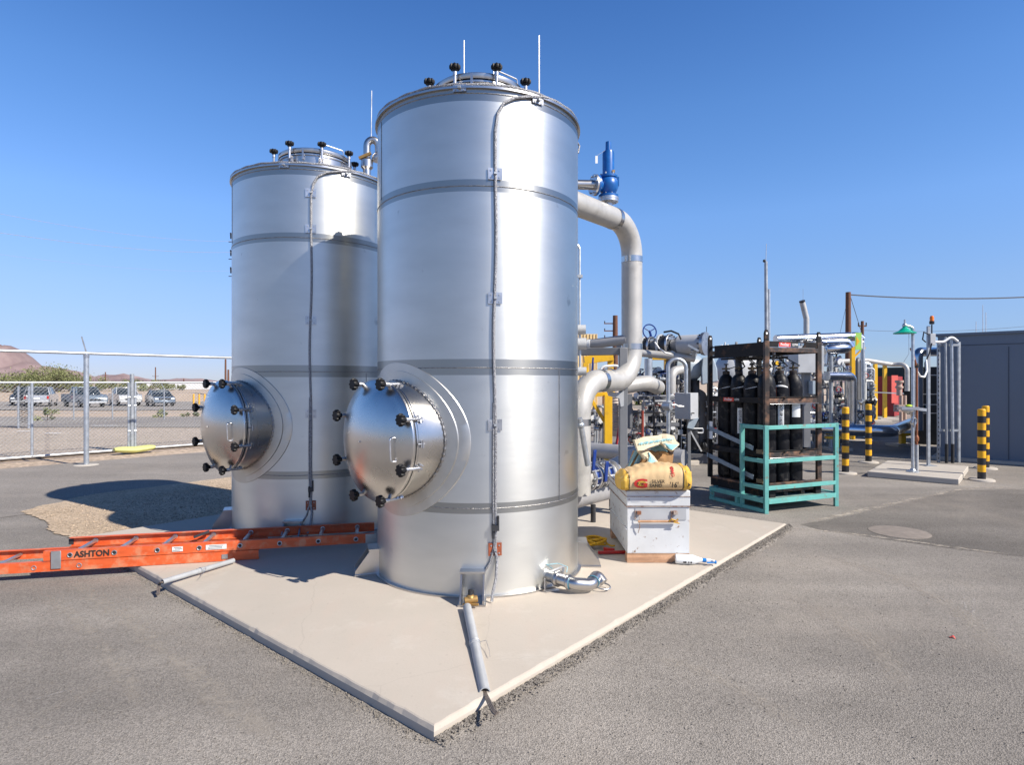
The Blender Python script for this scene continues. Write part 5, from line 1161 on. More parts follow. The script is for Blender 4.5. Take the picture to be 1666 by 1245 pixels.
for t_, r_f in ((.72, .205), (.92, .205), (1.14, .175), (1.29, .175), (.03, .2)):
    for k in range(12): a = k*pi/6; pq = A1(t_)+(e1*cos(a)+e2*sin(a))*r_f; q.cyl(pq-ND*.05, pq+ND*.05, .013, n=6)
q.build('bolts', 'dark', fv)
q = MB(); hw = P(1057, 539, 12.6); handwheel(q, hw, V((.25, -1, .15)), .15); q.cyl(hw, hw+V((.1, .05, -.3)), .025, n=8); q.build('blue_handwheel', 'bluedk', fv)
MB().tube([P(1080, 540, 11.9), P(1092, 538, 11.8), P(1104, 543, 11.7), P(1108, 552, 11.7)], .018, 8).build('sensing_hose', 'rubber', fv)
MB().tube([P(1065, 556, 11.9), P(1072, 566, 11.9), P(1083, 574, 11.9), P(1092, 576, 11.9)], .016, 8).build('white_tube', 'white', fv)
q = MB().box(P(1128, 566, 11.4), (.22, .12, .04), ax=(V((.8, -.3, -.5)).normalized(), V((.3, .9, 0)).normalized(), V((.5, 0, .8)).normalized())); q.cyl(P(1128, 568, 11.45), P(1130, 578, 11.5), .05, n=10); q.build('actuator', 'galvd', fv)
MB().cyl(P(1149.5, 531, 11.8), P(1149.5, 572, 11.8), .006, n=5).build('antenna', 'dark', fv)
for X in (1058, 1120): 
    p = P(X, 578, 12.3); MB().bar(V((p.x, p.y, .1)), p+V((0, 0, .0)), .07, .07).build('support_leg', 'dark', fv)
pole_line('white_header', [P(1020, 572, 12.2), P(1095, 579, 12.0), P(1130, 583, 12.0)], .075, 'pipepaint', 'pale header pipe running just below the flanged line', 'pipe')

# yellow frames
yf = thing('yellow_pipe_support', P(975, 640, 11.0)*1, 'yellow steel pipe frame with diagonal brace, right behind the nearer tank', 'steel frame'); yf.location.z = GZ
def ybar(o, X0, Y0, X1, Y1, d, w_=.13, dd=0): MB().bar(P(X0, Y0, d), P(X1, Y1, d+dd), w_, w_).build('beam', 'yellow', o, bevel=.004)
d_ = 11.0
ybar(yf, 950, 586, 997, 580, d_, .14); ybar(yf, 953, 590, 953, 722, d_-.02, .10); ybar(yf, 993, 586, 993, 640, d_+.02, .10); ybar(yf, 950, 643, 1000, 640, d_-.2, .07)
ybar(yf, 989, 642, 989, 770, d_-.25, .135); ybar(yf, 958, 643, 985, 688, d_-.2, .06)
o = thing('yellow_crossbeam', P(1075, 580, 13.0), 'orange yellow goalpost beam under the flanged line', 'steel frame'); o.location.z = GZ
ybar(o, 1056, 580, 1086, 580, 13.0, .14); ybar(o, 1084, 585, 1084, 700, 13.0, .09); ybar(o, 1058, 585, 1058, 700, 13.0, .06)

# grey hooded motor
gm = thing('hooded_motor', P(1130, 600, 12.3), 'large pale blue grey hooded motor on top of the compressor skid', 'motor'); gm.location.z = .2
c = P(1118, 597, 12.6); ax = V((.85, .1, -.12)).normalized()
MB().lathe([(.0, -.36), (.20, -.36), (.28, -.33), (.29, .0), (.27, .20), (.2, .26), (0, .27)], c, ax, 32).build('motor_drum', 'bluegrey', gm)
MB().lathe([(.0, 0), (.25, 0), (.25, .02), (.0, .02)], c-ax*.385, ax, 28).build('fan_grille', 'dark', gm)
q = MB().prism([P(1143, 582, 12.2), P(1160, 578, 12.2), P(1167, 600, 12.2), P(1168, 620, 12.2), P(1142, 626, 12.2), P(1141, 600, 12.2)], V((.15, .55, 0))); q.build('hood', 'bluegrey', gm, bevel=.02)
MB().cyl(P(1130, 618, 12.5), P(1130, 730, 12.5), .10, n=12).build('pedestal', 'dark', gm); MB().cyl(P(1155, 622, 12.4), P(1155, 730, 12.4), .06, n=12).build('pedestal', 'grey', gm)
# blower housing
bh_ = thing('blower_housing', P(1135, 735, 12.6), 'dark round topped blower housing plate standing on the skid', 'blower')
q = MB(); c = P(1134, 652, 12.5); pl = [P(1152, 736, 12.5), P(1152, 652, 12.5)]
for k in range(1, 12): a = pi*k/12; pl.append(c+V((.23*cos(a), 0, .25*sin(a))))
pl += [P(1116, 652, 12.5), P(1124, 690, 12.5), P(1140, 736, 12.5)]
q.prism(pl, V((.1, .45, 0))); q.build('housing', mat('brown_grey', (.12, .11, .10), .5, 0, .15, 5), bh_, bevel=.01)
MB().bar(P(1120, 696, 12.4), P(1141, 734, 12.4), .05, .03).build('slanted_leg', 'greylt', bh_); MB().tube(fillet([P(1127, 697, 12.4), P(1144, 697, 12.4), P(1144, 704, 12.4), P(1135, 704, 12.4)], .02, 3), .014, 6).build('tubing_loop', 'white', bh_)
MB().bar(P(1153.5, 676, 12.45), P(1153.5, 736, 12.45), .03, .03).build('edge_trim', 'greylt', bh_)
# control box on conduit
cb = thing('control_box', P(1118, 700, 10.6), 'grey electrical control box in front of the compressor skid', 'electrical box'); cb.location.z = GZ
rz_ = R(28); c = P(1117, 660, 10.7); MB().box(c, (.30, .30, .46), rz=rz_+R(20)).build('cabinet', 'greylt', cb, bevel=.008)
MB().box(c+V((.05, -.21, -.12)), (.05, .012, .02), rz=0).build('nameplate', 'ink', cb)
MB().cyl(c+V((-.14, -.17, .0)), c+V((-.2, -.2, 0)), .02, n=8).build('side_gland', 'white', cb)
q = MB().prism([P(1122, 682, 10.6), P(1137, 680, 10.6), P(1128, 698, 10.6), P(1118, 696, 10.6)], V((.03, .12, 0))); q.build('sloped_base', 'bluegrey', cb)
MB().bar(P(1121, 696, 10.7), P(1121, 775, 10.7), .05, .05).build('leg', 'grey', cb)
cu_ = thing('arched_conduit', P(1087, 700, 10.2), 'galvanised conduit arching over beside the grey control box', 'conduit'); cu_.location.z = GZ
MB().tube(fillet([P(1116, 640, 10.2), P(1116, 585, 10.2), P(1087, 583, 10.2), P(1087, 703, 10.2)], .15, 8), .034, 14).build('tube', 'galv', cu_)
c = P(1086, 660, 10.15); MB().cyl(c+V((-.05, .04, 0)), c+V((.05, -.05, 0)), .075, n=20).build('junction_box', 'galv', cu_)
MB().tube([P(1093, 659, 10.1), P(1099, 658, 10.15), P(1104, 661, 10.2), P(1112, 661, 10.3)], .014, 8).build('white_tube', 'white', cu_)
MB().cyl(P(1087, 703, 10.2), P(1087, 780, 10.2), .03, n=10).build('leg', 'galvd', cu_)
for (X, Y0, Y1, d, lb) in ((1106.5, 622, 754, 12.4, 'thin dark strut post in front of the grey control box'), (1073, 628, 754, 12.2, 'thin dark strut post left of the arched conduit')):
    o = thing('strut_post', P(X, 754, d), lb, 'post', 'strut posts in the process area'); o.location.z = GZ; MB().bar(P(X, Y0, d), V((P(X, Y1, d).x, d, GZ)), .04, .04).build('post', 'dark', o); MB().bar(P(X+1.7, Y0, d-.025), V((P(X+1.7, Y1, d).x, d-.025, GZ)), .012, .012).build('painted_lit_edge', 'greylt', o); MB().box(P(X, 703, d-.03), (.1, .04, .10)).build('clamp', 'galvd', o)  # lit edge of the dark post, put in as a paler strip
# white elbow pipe and big insulated stub
pole_line('white_elbow_pipe', [P(1092, 640, 11.3), P(1092, 604, 11.3), P(1114, 600, 11.5)], .085, 'pipepaint', 'white elbow pipe under the arch of the galvanised conduit', 'pipe', 18, .16)
pole_line('pale_cross_pipe', [P(1016, 628, 8.9), P(1053, 622, 9.0), P(1070, 630, 9.6)], .115, 'pipepaint', 'pale pipe passing behind the bottom bend of the large outlet pipe', 'pipe', 22, .3)
pole_line('grey_riser', [P(1055, 632, 9.9), P(1055, 583, 9.9)], .065, 'galv', 'grey vertical riser right of the large pale pipe', 'pipe')
pole_line('handrail_tube', [P(975, 606, 8.8), P(980, 596, 8.8), P(1008, 594, 8.8), P(1008, 610, 8.8)], .018, 'white', 'thin white bent tube under the square tube beam', 'pipe', 8, .1)
o = thing('blue_lever', P(965, 605, 7.4), 'upright dark blue valve lever above the pale pipe elbow', 'valve lever'); MB().bar(P(963, 606, 7.2), P(965, 581, 7.2), .03, .02).build('lever', 'bluedk', o, bevel=.005)
# skid and slabs
q = MB(); c0 = V((2.3, 13.9, 0)); q.box(V((3.2, 13.6, .04)), (4.2, 2.2, .20), rz=R(-8)); tag(q.build('skid_base', mat('skid_steel', (.10, .10, .11), .6), loc=(3.2, 13.6, GZ), bevel=.01), 'low dark steel skid base under the compressor equipment', 'skid')
q = MB().box(V((3.25, 12.9, GZ+.03)), (1.6, .25, .06), rz=R(-8)); q.box(V((3.5, 12.2, GZ+.05)), (.5, .1, .09), rz=R(-5)); tag(q.build('timber_dunnage', 'dunnage', loc=(3.25, 12.9, GZ)), 'pale timber boards lying in front of the compressor skid', 'timber')
# dark manifold frame
def manifold(name, label, X0, X1, Y0, Y1, d, seed, nr=6, nh=5, nv=22, dep=.6, mats=('galv', 'pipegrey', 'dark', 'pipepaint', 'plate'), wheels=('red', 'bluedk', 'dark'), rmin=.012, rmax=.03, base=True):
    rr = random.Random(seed); o = thing(name, P((X0+X1)/2, Y1, d), label, 'pipe manifold'); 
    if base: o.location.z = GZ
    zb = GZ if base else P(0, Y1, d).z
    for k in range(nr):
        X = X0+(X1-X0)*(k+rr.uniform(.2, .8))/nr; dd = d+rr.uniform(0, dep); p = P(X, Y0+rr.uniform(0, .35)*(Y1-Y0), dd)
        MB().cyl(V((p.x, p.y, zb)), p, rr.uniform(rmin, rmax), n=8).build('riser', rr.choice(mats), o)
    for k in range(nh):
        Y = Y0+(Y1-Y0)*(k+rr.uniform(.1, .9))/nh; dd = d+rr.uniform(0, dep); xa = X0+rr.uniform(0, .3)*(X1-X0); xb = X1-rr.uniform(0, .3)*(X1-X0)
        MB().tube(fillet([P(xa, Y+rr.uniform(4, 14), dd), P(xa, Y, dd), P(xb, Y, dd+rr.uniform(-.3, .3)), P(xb, Y+rr.uniform(5, 20), dd)], .06, 4), rr.uniform(rmin, rmax), 8).build('cross_pipe', rr.choice(mats), o)
    for k in range(nv):
        c = P(rr.uniform(X0, X1), rr.uniform(Y0+2, Y1-4), d+rr.uniform(-.1, dep)); s = rr.uniform(.6, 1.25)*rmax*1.7
        ax = rr.choice([V((1, 0, 0)), V((0, 0, 1)), V((.7, -.7, 0))])
        q = MB().lathe([(s*1.2, -s*1.5), (s*1.2, -s*1.2), (s*.6, -s*1.15), (s*.9, 0), (s*.6, s*1.15), (s*1.2, s*1.2), (s*1.2, s*1.5)], c, ax, 10)
        q.cyl(c, c+V((0, -.3*s, s*2)) if ax.z < .5 else c+V((0, -s*2, 0)), s*.35, n=6); v = q.build('valve', rr.choice(mats), o)
        if rr.random() < .5:
            q = MB(); cc = c+(V((0, -.3*s, s*2)) if ax.z < .5 else V((0, -s*2, 0))); q.torus(cc, (0, .3, 1) if ax.z < .5 else (0, 1, 0), s*1.1, s*.18, 14, 5); q.build('handwheel', rr.choice(wheels), parent=v)
        elif rr.random() < .5: MB().cyl(c+V((0, -s, s)), c+V((0, -s*1.4, s)), s*1.3, n=14).build('gauge', 'white', parent=v)
    return o
mf = manifold('piping_skid', 'dark crowded piping skid with small valves behind the open sack', 1024, 1103, 636, 742, 11.8, 11, 9, 7, 52, .9, ('dark', 'pipepaint', 'galvd', 'grey', 'plate', 'greylt'))
for (p, q_) in (((1018, 648), (1100, 648)), ((1018, 672), (1100, 672)), ((1046, 690), (1104, 690))): MB().bar(P(*p, 12.1), P(*q_, 12.1), .07, .07 if p[1] != 672 else .11).build('frame_beam', 'grey', mf)
MB().box(P(1075, 712, 12.9), (.75, .1, .6)).build('dark_panel', 'dark', mf)
MB().box(P(1021, 668, 11.9), (.16, .15, .66)).build('grey_panel', 'grey', mf)
MB().cyl(P(1045.5, 668, 11.5), P(1045, 735, 11.5), .024, n=8).build('red_pipe', mat('rust_red', (.28, .045, .025), .5), mf)
q = MB().bar(P(1009, 685, 11.3), P(1001, 735, 11.2), .04, .02); q.bar(P(1012, 700, 11.4), P(1010, 735, 11.4), .02, .02); o = q.build('red_step_ladder', 'red', loc=P(1004, 735, 11.3)); tag(o, 'red step ladder side leaning behind the grey stand post', 'ladder')
manifold('compressor_piping', 'dense dark and silver compressor piping around the grey control box', 1058, 1166, 640, 738, 12.9, 41, 10, 8, 40, .8, ('dark', 'galvd', 'grey', 'plate', 'greylt'), ('dark', 'red'), .015, .045)
manifold('upper_valve_rack', 'cluster of small valves and hoses under the arched conduit', 1036, 1116, 603, 645, 12.0, 31, 8, 5, 30, .7, ('galvd', 'dark', 'plate', 'pipepaint', 'dark'), ('dark', 'bluedk'), .012, .03, base=False)
manifold('cooler_pipework', 'small pipes and guards between blower housing and cylinder rack', 1150, 1172, 618, 735, 12.2, 33, 6, 8, 18, .7, ('white', 'plate', 'galv', 'dark'), ('dark',), .012, .03)
manifold('small_pipe_rack', 'thin dark and grey risers between the two yellow posts', 958, 984, 655, 724, 11.6, 12, 5, 2, 10, .6, ('dark', 'galvd', 'plate', 'galv'), base=True)
o = thing('corrugated_hose', P(1000, 700, 12), 'wide pinkish corrugated flexible duct right of the yellow post', 'duct'); o.location.z = GZ
MB().lathe([(.10+.0*k, k*.0) for k in range(1)]+sum([[(.105, .055*k), (.09, .055*k+.03)] for k in range(15)], []), P(1001, 700, 12.2), (0, 0, 1), 18).build('duct', mat('duct_pink', (.50, .42, .37), .6, 0, .1, 6), o)
MB().lathe([(.06, -.12), (.10, .0)], P(1001, 700, 12.2), (0, 0, 1), 18).build('duct_end', MATS['duct_pink'], o)
# silver pipe bundle & machinery behind rack
manifold('rear_manifold', 'crowded silver valve manifold between the cylinder rack and the clad pipe', 1322, 1382, 580, 702, 15.5, 21, 12, 9, 72, 1.2, ('galv', 'plate', 'pipepaint', 'galvd', 'dark', 'brushed'), ('red', 'bluedk', 'dark', 'red'), .015, .04)
manifold('rear_manifold', 'valve manifold with white springs seen right of the clad pipe', 1388, 1422, 585, 700, 18, 22, 8, 6, 30, 1.2, ('galv', 'plate', 'galvd', 'dark', 'white'), ('red', 'dark'), .018, .045)
manifold('rear_manifold', 'pipework glimpsed through the top of the cylinder rack', 1172, 1330, 560, 720, 15, 23, 14, 8, 46, 1.8, ('galv', 'plate', 'pipepaint', 'galvd', 'white'), ('bluedk', 'dark'), .02, .06)
o = thing('grey_cabinet', P(1311, 700, 14), 'light grey cabinet standing behind the right side of the cylinder rack', 'electrical box'); o.location.z = GZ
MB().box(P(1311, 585, 14.2), (.60, .5, .62)).build('cabinet', 'greylt', o, bevel=.01); MB().bar(P(1311, 606, 14.2), V((P(1311, 0, 14.2).x, 14.2, GZ)), .15, .15).build('pedestal', 'grey', o); MB().box(P(1326, 630, 14.0), (.2, .2, .30)).build('lower_box', 'bluegrey', o)
o = thing('white_cowling', P(1190, 700, 14), 'white curved cowling seen through the left half of the cylinder rack', 'cowling'); o.location.z = GZ
c = P(1196, 600, 14.2); MB().lathe([(.0, -.3), (.36, -.28), (.40, -.2), (.40, .25), (.30, .32), (.0, .34)], c, (.3, -1, .1), 30).build('cowl', 'greylt', o); MB().bar(c-V((0, 0, .3)), V((c.x, c.y, GZ)), .3, .3).build('pedestal', 'grey', o)
# high clad pipe and vessel
pole_line('high_clad_pipe', [P(1262, 552, 16), P(1395, 547, 16.5), P(1402, 552, 16.5)], .12, 'chrome', 'silver clad pipe running high behind the cylinder rack', 'pipe', 20)
pole_line('second_clad_pipe', [P(1335, 557, 15.7), P(1378, 556, 15.8), P(1384, 565, 15.8)], .11, 'chrome', 'second silver clad pipe just under the high one', 'pipe', 20)
pole_line('clad_drop', [P(1340, 566, 15.0), P(1344, 575, 15.0), P(1343, 592, 15.0)], .06, 'chrome', 'short silver duct dropping behind the rack post', 'pipe', 14)
o = thing('clad_drum', P(1365, 570, 15), 'small round silver clad drum on top of the valve manifold', 'drum'); o.location.z = GZ
MB().lathe([(.0, -.32), (.08, -.31), (.125, -.22), (.13, 0), (.125, .2), (.08, .3), (.0, .31)], P(1363, 567, 15), (1, .1, .05), 24).build('drum', 'chrome', o); MB().cyl(P(1352, 573, 15.0), V((P(1352, 0, 15).x, 15, GZ)), .05, n=10).build('leg', 'galvd', o)
pole_line('clad_riser', [P(1345, 612, 14.9), P(1386, 612, 15.2), P(1386, 700, 15.2)], .115, 'chrome', 'thick silver clad pipe bending down beside the striped bollard', 'pipe', 24, .14)
# low silver-blue clad pipe along ground
o = thing('low_clad_pipe', P(1400, 724, 15.3), 'long mirror clad pipe lying low across the yard behind the bollards', 'pipe'); o.location.z = GZ
pth = fillet([P(1290, 695, 15.2), P(1450, 702, 14.6), P(1478, 690, 17.0), P(1530, 680, 22)], .5, 8)
MB().tube(pth, .145, 28).build('pipe_run', 'chrome', o)
for (X, Y, d) in ((1468, 705, 15.9), (1360, 710, 15)):
    p = P(X, Y, d); MB().bar(V((p.x, p.y, GZ+.06)), V((p.x, p.y, .25)), .12, .12).build('yellow_leg', 'yellow', o); MB().box((p.x, p.y, GZ+.03), (.55, .55, .06)).build('concrete_foot', 'conc', o); MB().box((p.x, p.y, .24), (.5, .14, .06)).build('yellow_saddle', 'yellow', o)
# yellow posts and headers
for (X, Y0, d, lb) in ((1424, 592, 26, 'left tall yellow pipe support post in front of the red container'), (1439.5, 592, 27.5, 'right tall yellow pipe support post in front of the red container'), (1387, 563, 17, 'yellow support post under the green and yellow sign')):
    o = thing('pipe_support_post', P(X, 0, d), lb, 'pipe support', 'yellow pipe support posts'); o.location.z = GZ; p = P(X, Y0, d)
    MB().bar(V((p.x, p.y, GZ+.05)), p, .10 if d < 20 else .13, .10 if d < 20 else .13).build('post', 'yellow', o); MB().box((p.x, p.y, GZ+.03), (.9, .9, .07)).build('concrete_foot', 'conc', o)
    if d < 20: MB().bar(p+V((-.2, 0, -.1)), p+V((.35, 0, -.05)), .05, .05).build('arm', 'yellow', o); MB().bar(p+V((0, 0, -.35)), p+V((.25, 0, -.1)), .04, .04).build('brace', 'yellow', o)
sg = thing('hazard_sign', P(1395, 555, 16.8), 'green and yellow sign hanging at the end of the high pipe', 'sign'); c = P(1396.5, 555, 16.2)
MB().box(c, (.17, .012, .46)).build('sign_board', mat('sign_lime', (.35, .62, .12), .5), sg); MB().prism([c+V((-.06, -.012, -.12)), c+V((.03, -.012, .0)), c+V((-.06, -.012, .13))], V((0, .004, 0))).build('sign_mark', 'yellow', sg); MB().prism([c+V((.08, -.011, -.17)), c+V((.11, -.0, -.2)), c+V((.11, 0, .1)), c+V((.08, -.011, .1))], V((0, .006, 0))).build('sign_edge', 'white', sg)
pole_line('white_stand_pipe', [P(1400, 556, 16.6), P(1403.5, 556, 16.6), P(1405, 650, 16.6), P(1400, 656, 16.6)], .05, 'galv', 'pale vertical pipe right of the green and yellow sign', 'pipe', 12, .1)
pole_line('far_header', [P(1355, 588, 26), P(1410, 586, 27), P(1452, 593, 27.5), P(1476, 592, 27), P(1476, 636, 27)], .10, 'pipepaint', 'pale header pipe carried by the yellow posts', 'pipe', 12, .3)
pole_line('grey_loop_pipe', [P(1395, 650, 17.5), P(1395, 584, 17.5), P(1398, 584, 17.7), P(1398, 650, 17.9)], .055, 'grey', 'dark grey looped riser near the pale vertical pipe', 'pipe')
pole_line('silver_bend_pipe', [P(1406, 592, 19), P(1414, 592, 19), P(1414, 660, 19)], .08, 'galv', 'silver pipe bending down left of the yellow posts', 'pipe')
# containers behind
def container(nm, X0, X1, Y0, d, m, label, ribs=True, depth=2.5):
    # front face runs along -U1 from the left corner; sides run along U2
    p0 = P(X0, Y0, d); k = (X1-CX)/F; wd = (k*p0.y-p0.x)/(-U1.x+k*U1.y); h = p0.z-GZ
    g = V((p0.x, p0.y, GZ)); o = thing(nm, g-U1*wd/2+U2*depth/2, label, 'container')
    MB().box(g-U1*wd/2+U2*depth/2+V((0, 0, h/2+.01)), (wd, depth, h-.02), ax=(U1, U2, V((0, 0, 1)))).build('shell', m, o)
    if ribs:
        q = MB(); x = .05
        while x < wd-.05: q.box(g-U1*x-U2*.012+V((0, 0, h/2)), (.06, .03, h*.92), ax=(U1, U2, V((0, 0, 1)))); x += .18
        q.build('corrugation', m, o)
    return o
container('green_container', 1416, 1482, 598, 33, 'greendk', 'dark green container behind the yellow posts')
container('red_container', 1428, 1455, 612, 30, 'redcont', 'dark red equipment container with lighter coral door panel', False)
MB().box(P(1455.5, 633, 28.9), (.30, .03, 1.32)).build('coral_panel', 'coral', [o for o in C.objects if o.name == 'red_container'][0])
bc = container('black_container', 1486, 1532, 597, 16.5, 'container', 'black equipment enclosure left of the slate building', False, 2)
for Y in (610, 641, 658, 672): MB().bar(P(1490, Y, 16.38), P(1526, Y, 15.6), .03, .02).build('shelf_rail', 'galvd', bc)
MB().box(P(1498, 635, 16.1), (.06, .01, .22)).build('paper_label', 'white', bc)
for (X, Y, m_) in ((1500, 663, 'greendk'), (1505, 665, 'cyan')): MB().box(P(X, Y, 15.6), (.14, .08, .14)).build('stowed_bag', m_, bc)
pole_line('clad_crossover', [P(1493, 700, 14.6), P(1493, 572, 14.6), P(1530, 572, 15.2)], .11, 'chrome', 'silver clad pipe turning over beside the black enclosure', 'pipe', 20, .16)
o = thing('valve_stub', P(1463, 640, 22), 'rusty pink valve stack on two pale legs in front of the green container', 'valve'); o.location.z = GZ
M['pinkrust'] = mat('pink_rust', (.45, .32, .25), .6, 0, .2, 8)
c = P(1463, 632, 22); MB().lathe([(.09, -.25), (.09, .0), (.13, .02), (.13, .08), (.09, .1), (.09, .2), (.14, .22), (.14, .3)], c, (0, 0, 1), 18).build('valve_body', 'pinkrust', o)
for X in (1466, 1472): MB().cyl(P(X, 643, 22), V((P(X, 0, 22).x, 22, GZ)), .06, n=10).build('leg', 'pinkrust', o)
MB().box(P(1466, 664, 21.5), (.36, .3, .25)).build('tray', 'boxrust', o)
MB().bar(P(1424, 638, 23), P(1470, 640, 23), .04, .04).build('cross_rail', 'galvd', o)
# tall poles with antenna / stack
o = thing('lightning_mast', P(1247, 0, 13.5), 'tall grey lightning mast rising behind the cylinder rack', 'mast'); o.location.z = GZ
p = P(1246, 425, 13.5); MB().cyl(V((P(1249, 0, 13.5).x, 13.5, GZ)), p, .055, .035, 12).build('mast', 'galvd', o); MB().cyl(p, P(1247, 396, 13.5), .008, n=6).build('rod', 'alu', o); MB().sphere(P(1243.5, 424, 13.5), .035, 8).build('sensor', 'dark', o)
MB().cyl(P(1251, 470, 13.52), V((P(1253, 0, 13.5).x, 13.56, GZ)), .03, .03, 8).build('side_conduit', 'galv', o)
pole_line('exhaust_stack', [P(1305.5, 492, 19), P(1312, 518, 19), P(1312, 600, 19), P(1312, 640, 19)], .085, 'pipepaint', 'pale exhaust stack with bent open top', 'exhaust stack', 16, .06)
MB().cyl(P(1305.2, 491, 18.97), P(1304.7, 489, 18.96), .088, n=16).build('open_mouth', 'dark', [o for o in C.objects if o.name == 'exhaust_stack'][0])
MB().cyl(P(1306.5, 494, 19), P(1306.5, 470, 19), .006, n=5).build('rod', 'alu', [o for o in C.objects if o.name == 'exhaust_stack'][0])

# ------------------------------------------------------------------ utility poles and wires
def upole(X, Yt, d, label, r=.14, arms=(), side=0, taper=.75):
    p = P(X, Yt, d); o = thing('utility_pole', V((p.x, p.y, H(p.x, p.y))), label, 'utility pole', 'timber power poles')
    MB().cyl(V((p.x, p.y, H(p.x, p.y)-.1)), p, r, r*taper, 10).build('pole', 'woodpole', o)
    for Y, w_ in arms:
        c = P(X, Y, d); MB().bar(c-V((w_ if side <= 0 else 0, 0, 0)), c+V((w_ if side >= 0 else 0, 0, 0)), .1, .1).build('crossarm', 'woodpole', o); 
        for e_ in ((-w_,) if side < 0 else (-w_, w_)): MB().cyl(c+V((e_*.95, 0, 0)), c+V((e_*.95, 0, .25)), .05, n=6).build('insulator', 'dark', o)
    return o
upole(1380, 475, 42, 'tall brown timber pole rising above the high clad pipe', .22)
upole(1403, 522, 45, 'shorter brown pole just right of the tallest one', .14, ((530, .3),))
upole(1001, 513, 60, 'brown pole with three side arms seen right behind the blue valve lever', .32, ((526, 1.1), (538, 1.1), (549, 1.1)), -1)
upole(982, 598, 45, 'slim far pole seen inside the yellow frame', .10)
upole(171.5, 605, 160, 'left slim far pole between the fence post and the gate posts', .17, ())
upole(253, 597, 190, 'far pole with short crossarm above the grey sedan', .2, ((612, .9),))
upole(299, 616, 190, 'short far pole right of the grey sedan', .2)
upole(175.5, 625, 150, 'very short far pole beside the white pickup', .2)
upole(367, 584, 170, 'far pole close to the left side of the far tank', .3)
upole(371.5, 601, 165, 'thicker far pole touching the left side of the far tank', .3)
def wire(pa, pb, sag, r, m, label):
    q = MB(); q.tube([pa.lerp(pb, k/24)-V((0, 0, sag*4*(k/24)*(1-k/24))) for k in range(25)], r, 5); o = q.build('power_line', m, loc=(pa.x, pa.y, pa.z)); tag(o, label, 'power line', 'power lines')
wire(P(1383, 479, 42), P(1720, 480, 42), .25, .045, 'wire', 'thick dark wire running right from the top of the tallest pole')
wire(P(1383, 480, 42), P(1403, 545, 45), .0, .02, 'wire', 'guy wire slanting down right of the tallest pole')
wire(P(1380, 482, 42), P(1366, 545, 45), .0, .012, 'wire', 'faint guy wire slanting down left of the tallest pole')
wire(P(1405, 537, 45), P(1720, 525, 45), .3, .012, 'wire', 'faint lower wire running right behind the shower head')
wire(P(-60, 335, 40), P(376, 392, 70), .6, .014, 'wirelt', 'upper faint power line in the left sky')
wire(P(-60, 369, 40), P(376, 410, 70), .5, .018, 'wirelt', 'brighter middle power line in the left sky')
wire(P(-60, 405, 40), P(376, 440, 70), .5, .008, 'wirelt', 'lowest faint power line in the left sky')
tw = thing('transmission_pole', V((P(373, 0, 75).x, 75, H(-30, 75))), 'steel power pole mostly hidden behind the left edge of the far tank', 'utility pole')
MB().cyl(V((P(385, 0, 75).x, 75, H(-30, 75)-.1)), P(385, 360, 75), .25, .15, 10).build('pole', 'galvd', tw)
q = MB()
for Y in (385, 413, 441): q.cyl(P(385, Y+8, 75), P(372, Y+8, 75), .05, n=6); q.cyl(P(376.5, Y+2, 75), P(376.5, Y-6, 75), .12, n=6); q.cyl(P(375, Y-7, 75), P(375.5, Y+3, 75), .08, n=6)
q.build('insulator_arm', 'dark', tw)
for X, Yt in ((1588, 508), (1599, 497), (1604, 502)):
    pass
for X, Yt, lb in ((1588, 523, 'shortest'), (1599, 496, 'tallest'), (1604, 508, 'right')):
    p = P(X, Yt, 60); o = MB().cyl(V((p.x, p.y, H(p.x, p.y))), p, .05, .03, 6).build('antenna_mast', 'wirelt', loc=(p.x, p.y, H(p.x, p.y))); tag(o, '%s of the three faint white antenna masts above the slate building' % lb, 'antenna', 'white antenna masts')

# cream building
cbld = thing('cream_building', P(960, 0, 42), 'cream corrugated building glimpsed behind the yellow frame', 'building'); cbld.location.z = GZ-.5
def cbx(X0, X1, Y0, d, nm): 
    p0, p1 = P(X0, Y0, d), P(X1, Y0, d); h = p0.z-GZ+.6; MB().box(((p0.x+p1.x)/2, d+2, GZ-.6+h/2), (p1.x-p0.x, 4, h)).build(nm, 'tan', cbld)
    q = MB(); x = p0.x
    while x < p1.x: q.box((x, d-.03, GZ+h/2-.6), (.06, .06, h)); x += .22
    q.build('wall_rib', 'tan', cbld)
cbx(940, 972, 543, 42, 'upper_block'); cbx(940, 969, 590, 40, 'lower_block')

# ------------------------------------------------------------------ fence and gate on the left
PO = V((-8.54, 12.17, 0))
fp = thing('fence_post_and_rail', PO+V((0, 0, GZ)), 'tall galvanised post carrying a long top rail at the left', 'fence')
MB().cyl(PO+V((0, 0, GZ)), PO+V((0, 0, 2.19)), .047, n=20).build('post', 'galv', fp)
MB().cyl(PO+V((0, 0, 2.10)), PO+V((0, 0, 2.17)), .053, n=20).build('post_collar', 'plate', fp)
MB().cyl(PO-U2*6+V((0, 0, 2.186)), PO+U2*9+V((0, 0, 2.186)), .03, n=14).build('top_rail', 'galv', fp)
MB().bar(PO+V((0, 0, 2.2)), PO+V((-.08, -.02, 2.52)), .03, .02).build('barb_arm', 'galvd', fp)
MB().lathe([(.22, 0), (.20, .012), (.0, .014)], PO+V((0, 0, GZ+.006)), (0, 0, 1), 24).build('concrete_collar', 'conc', fp)
GO = PO+U1*1.8
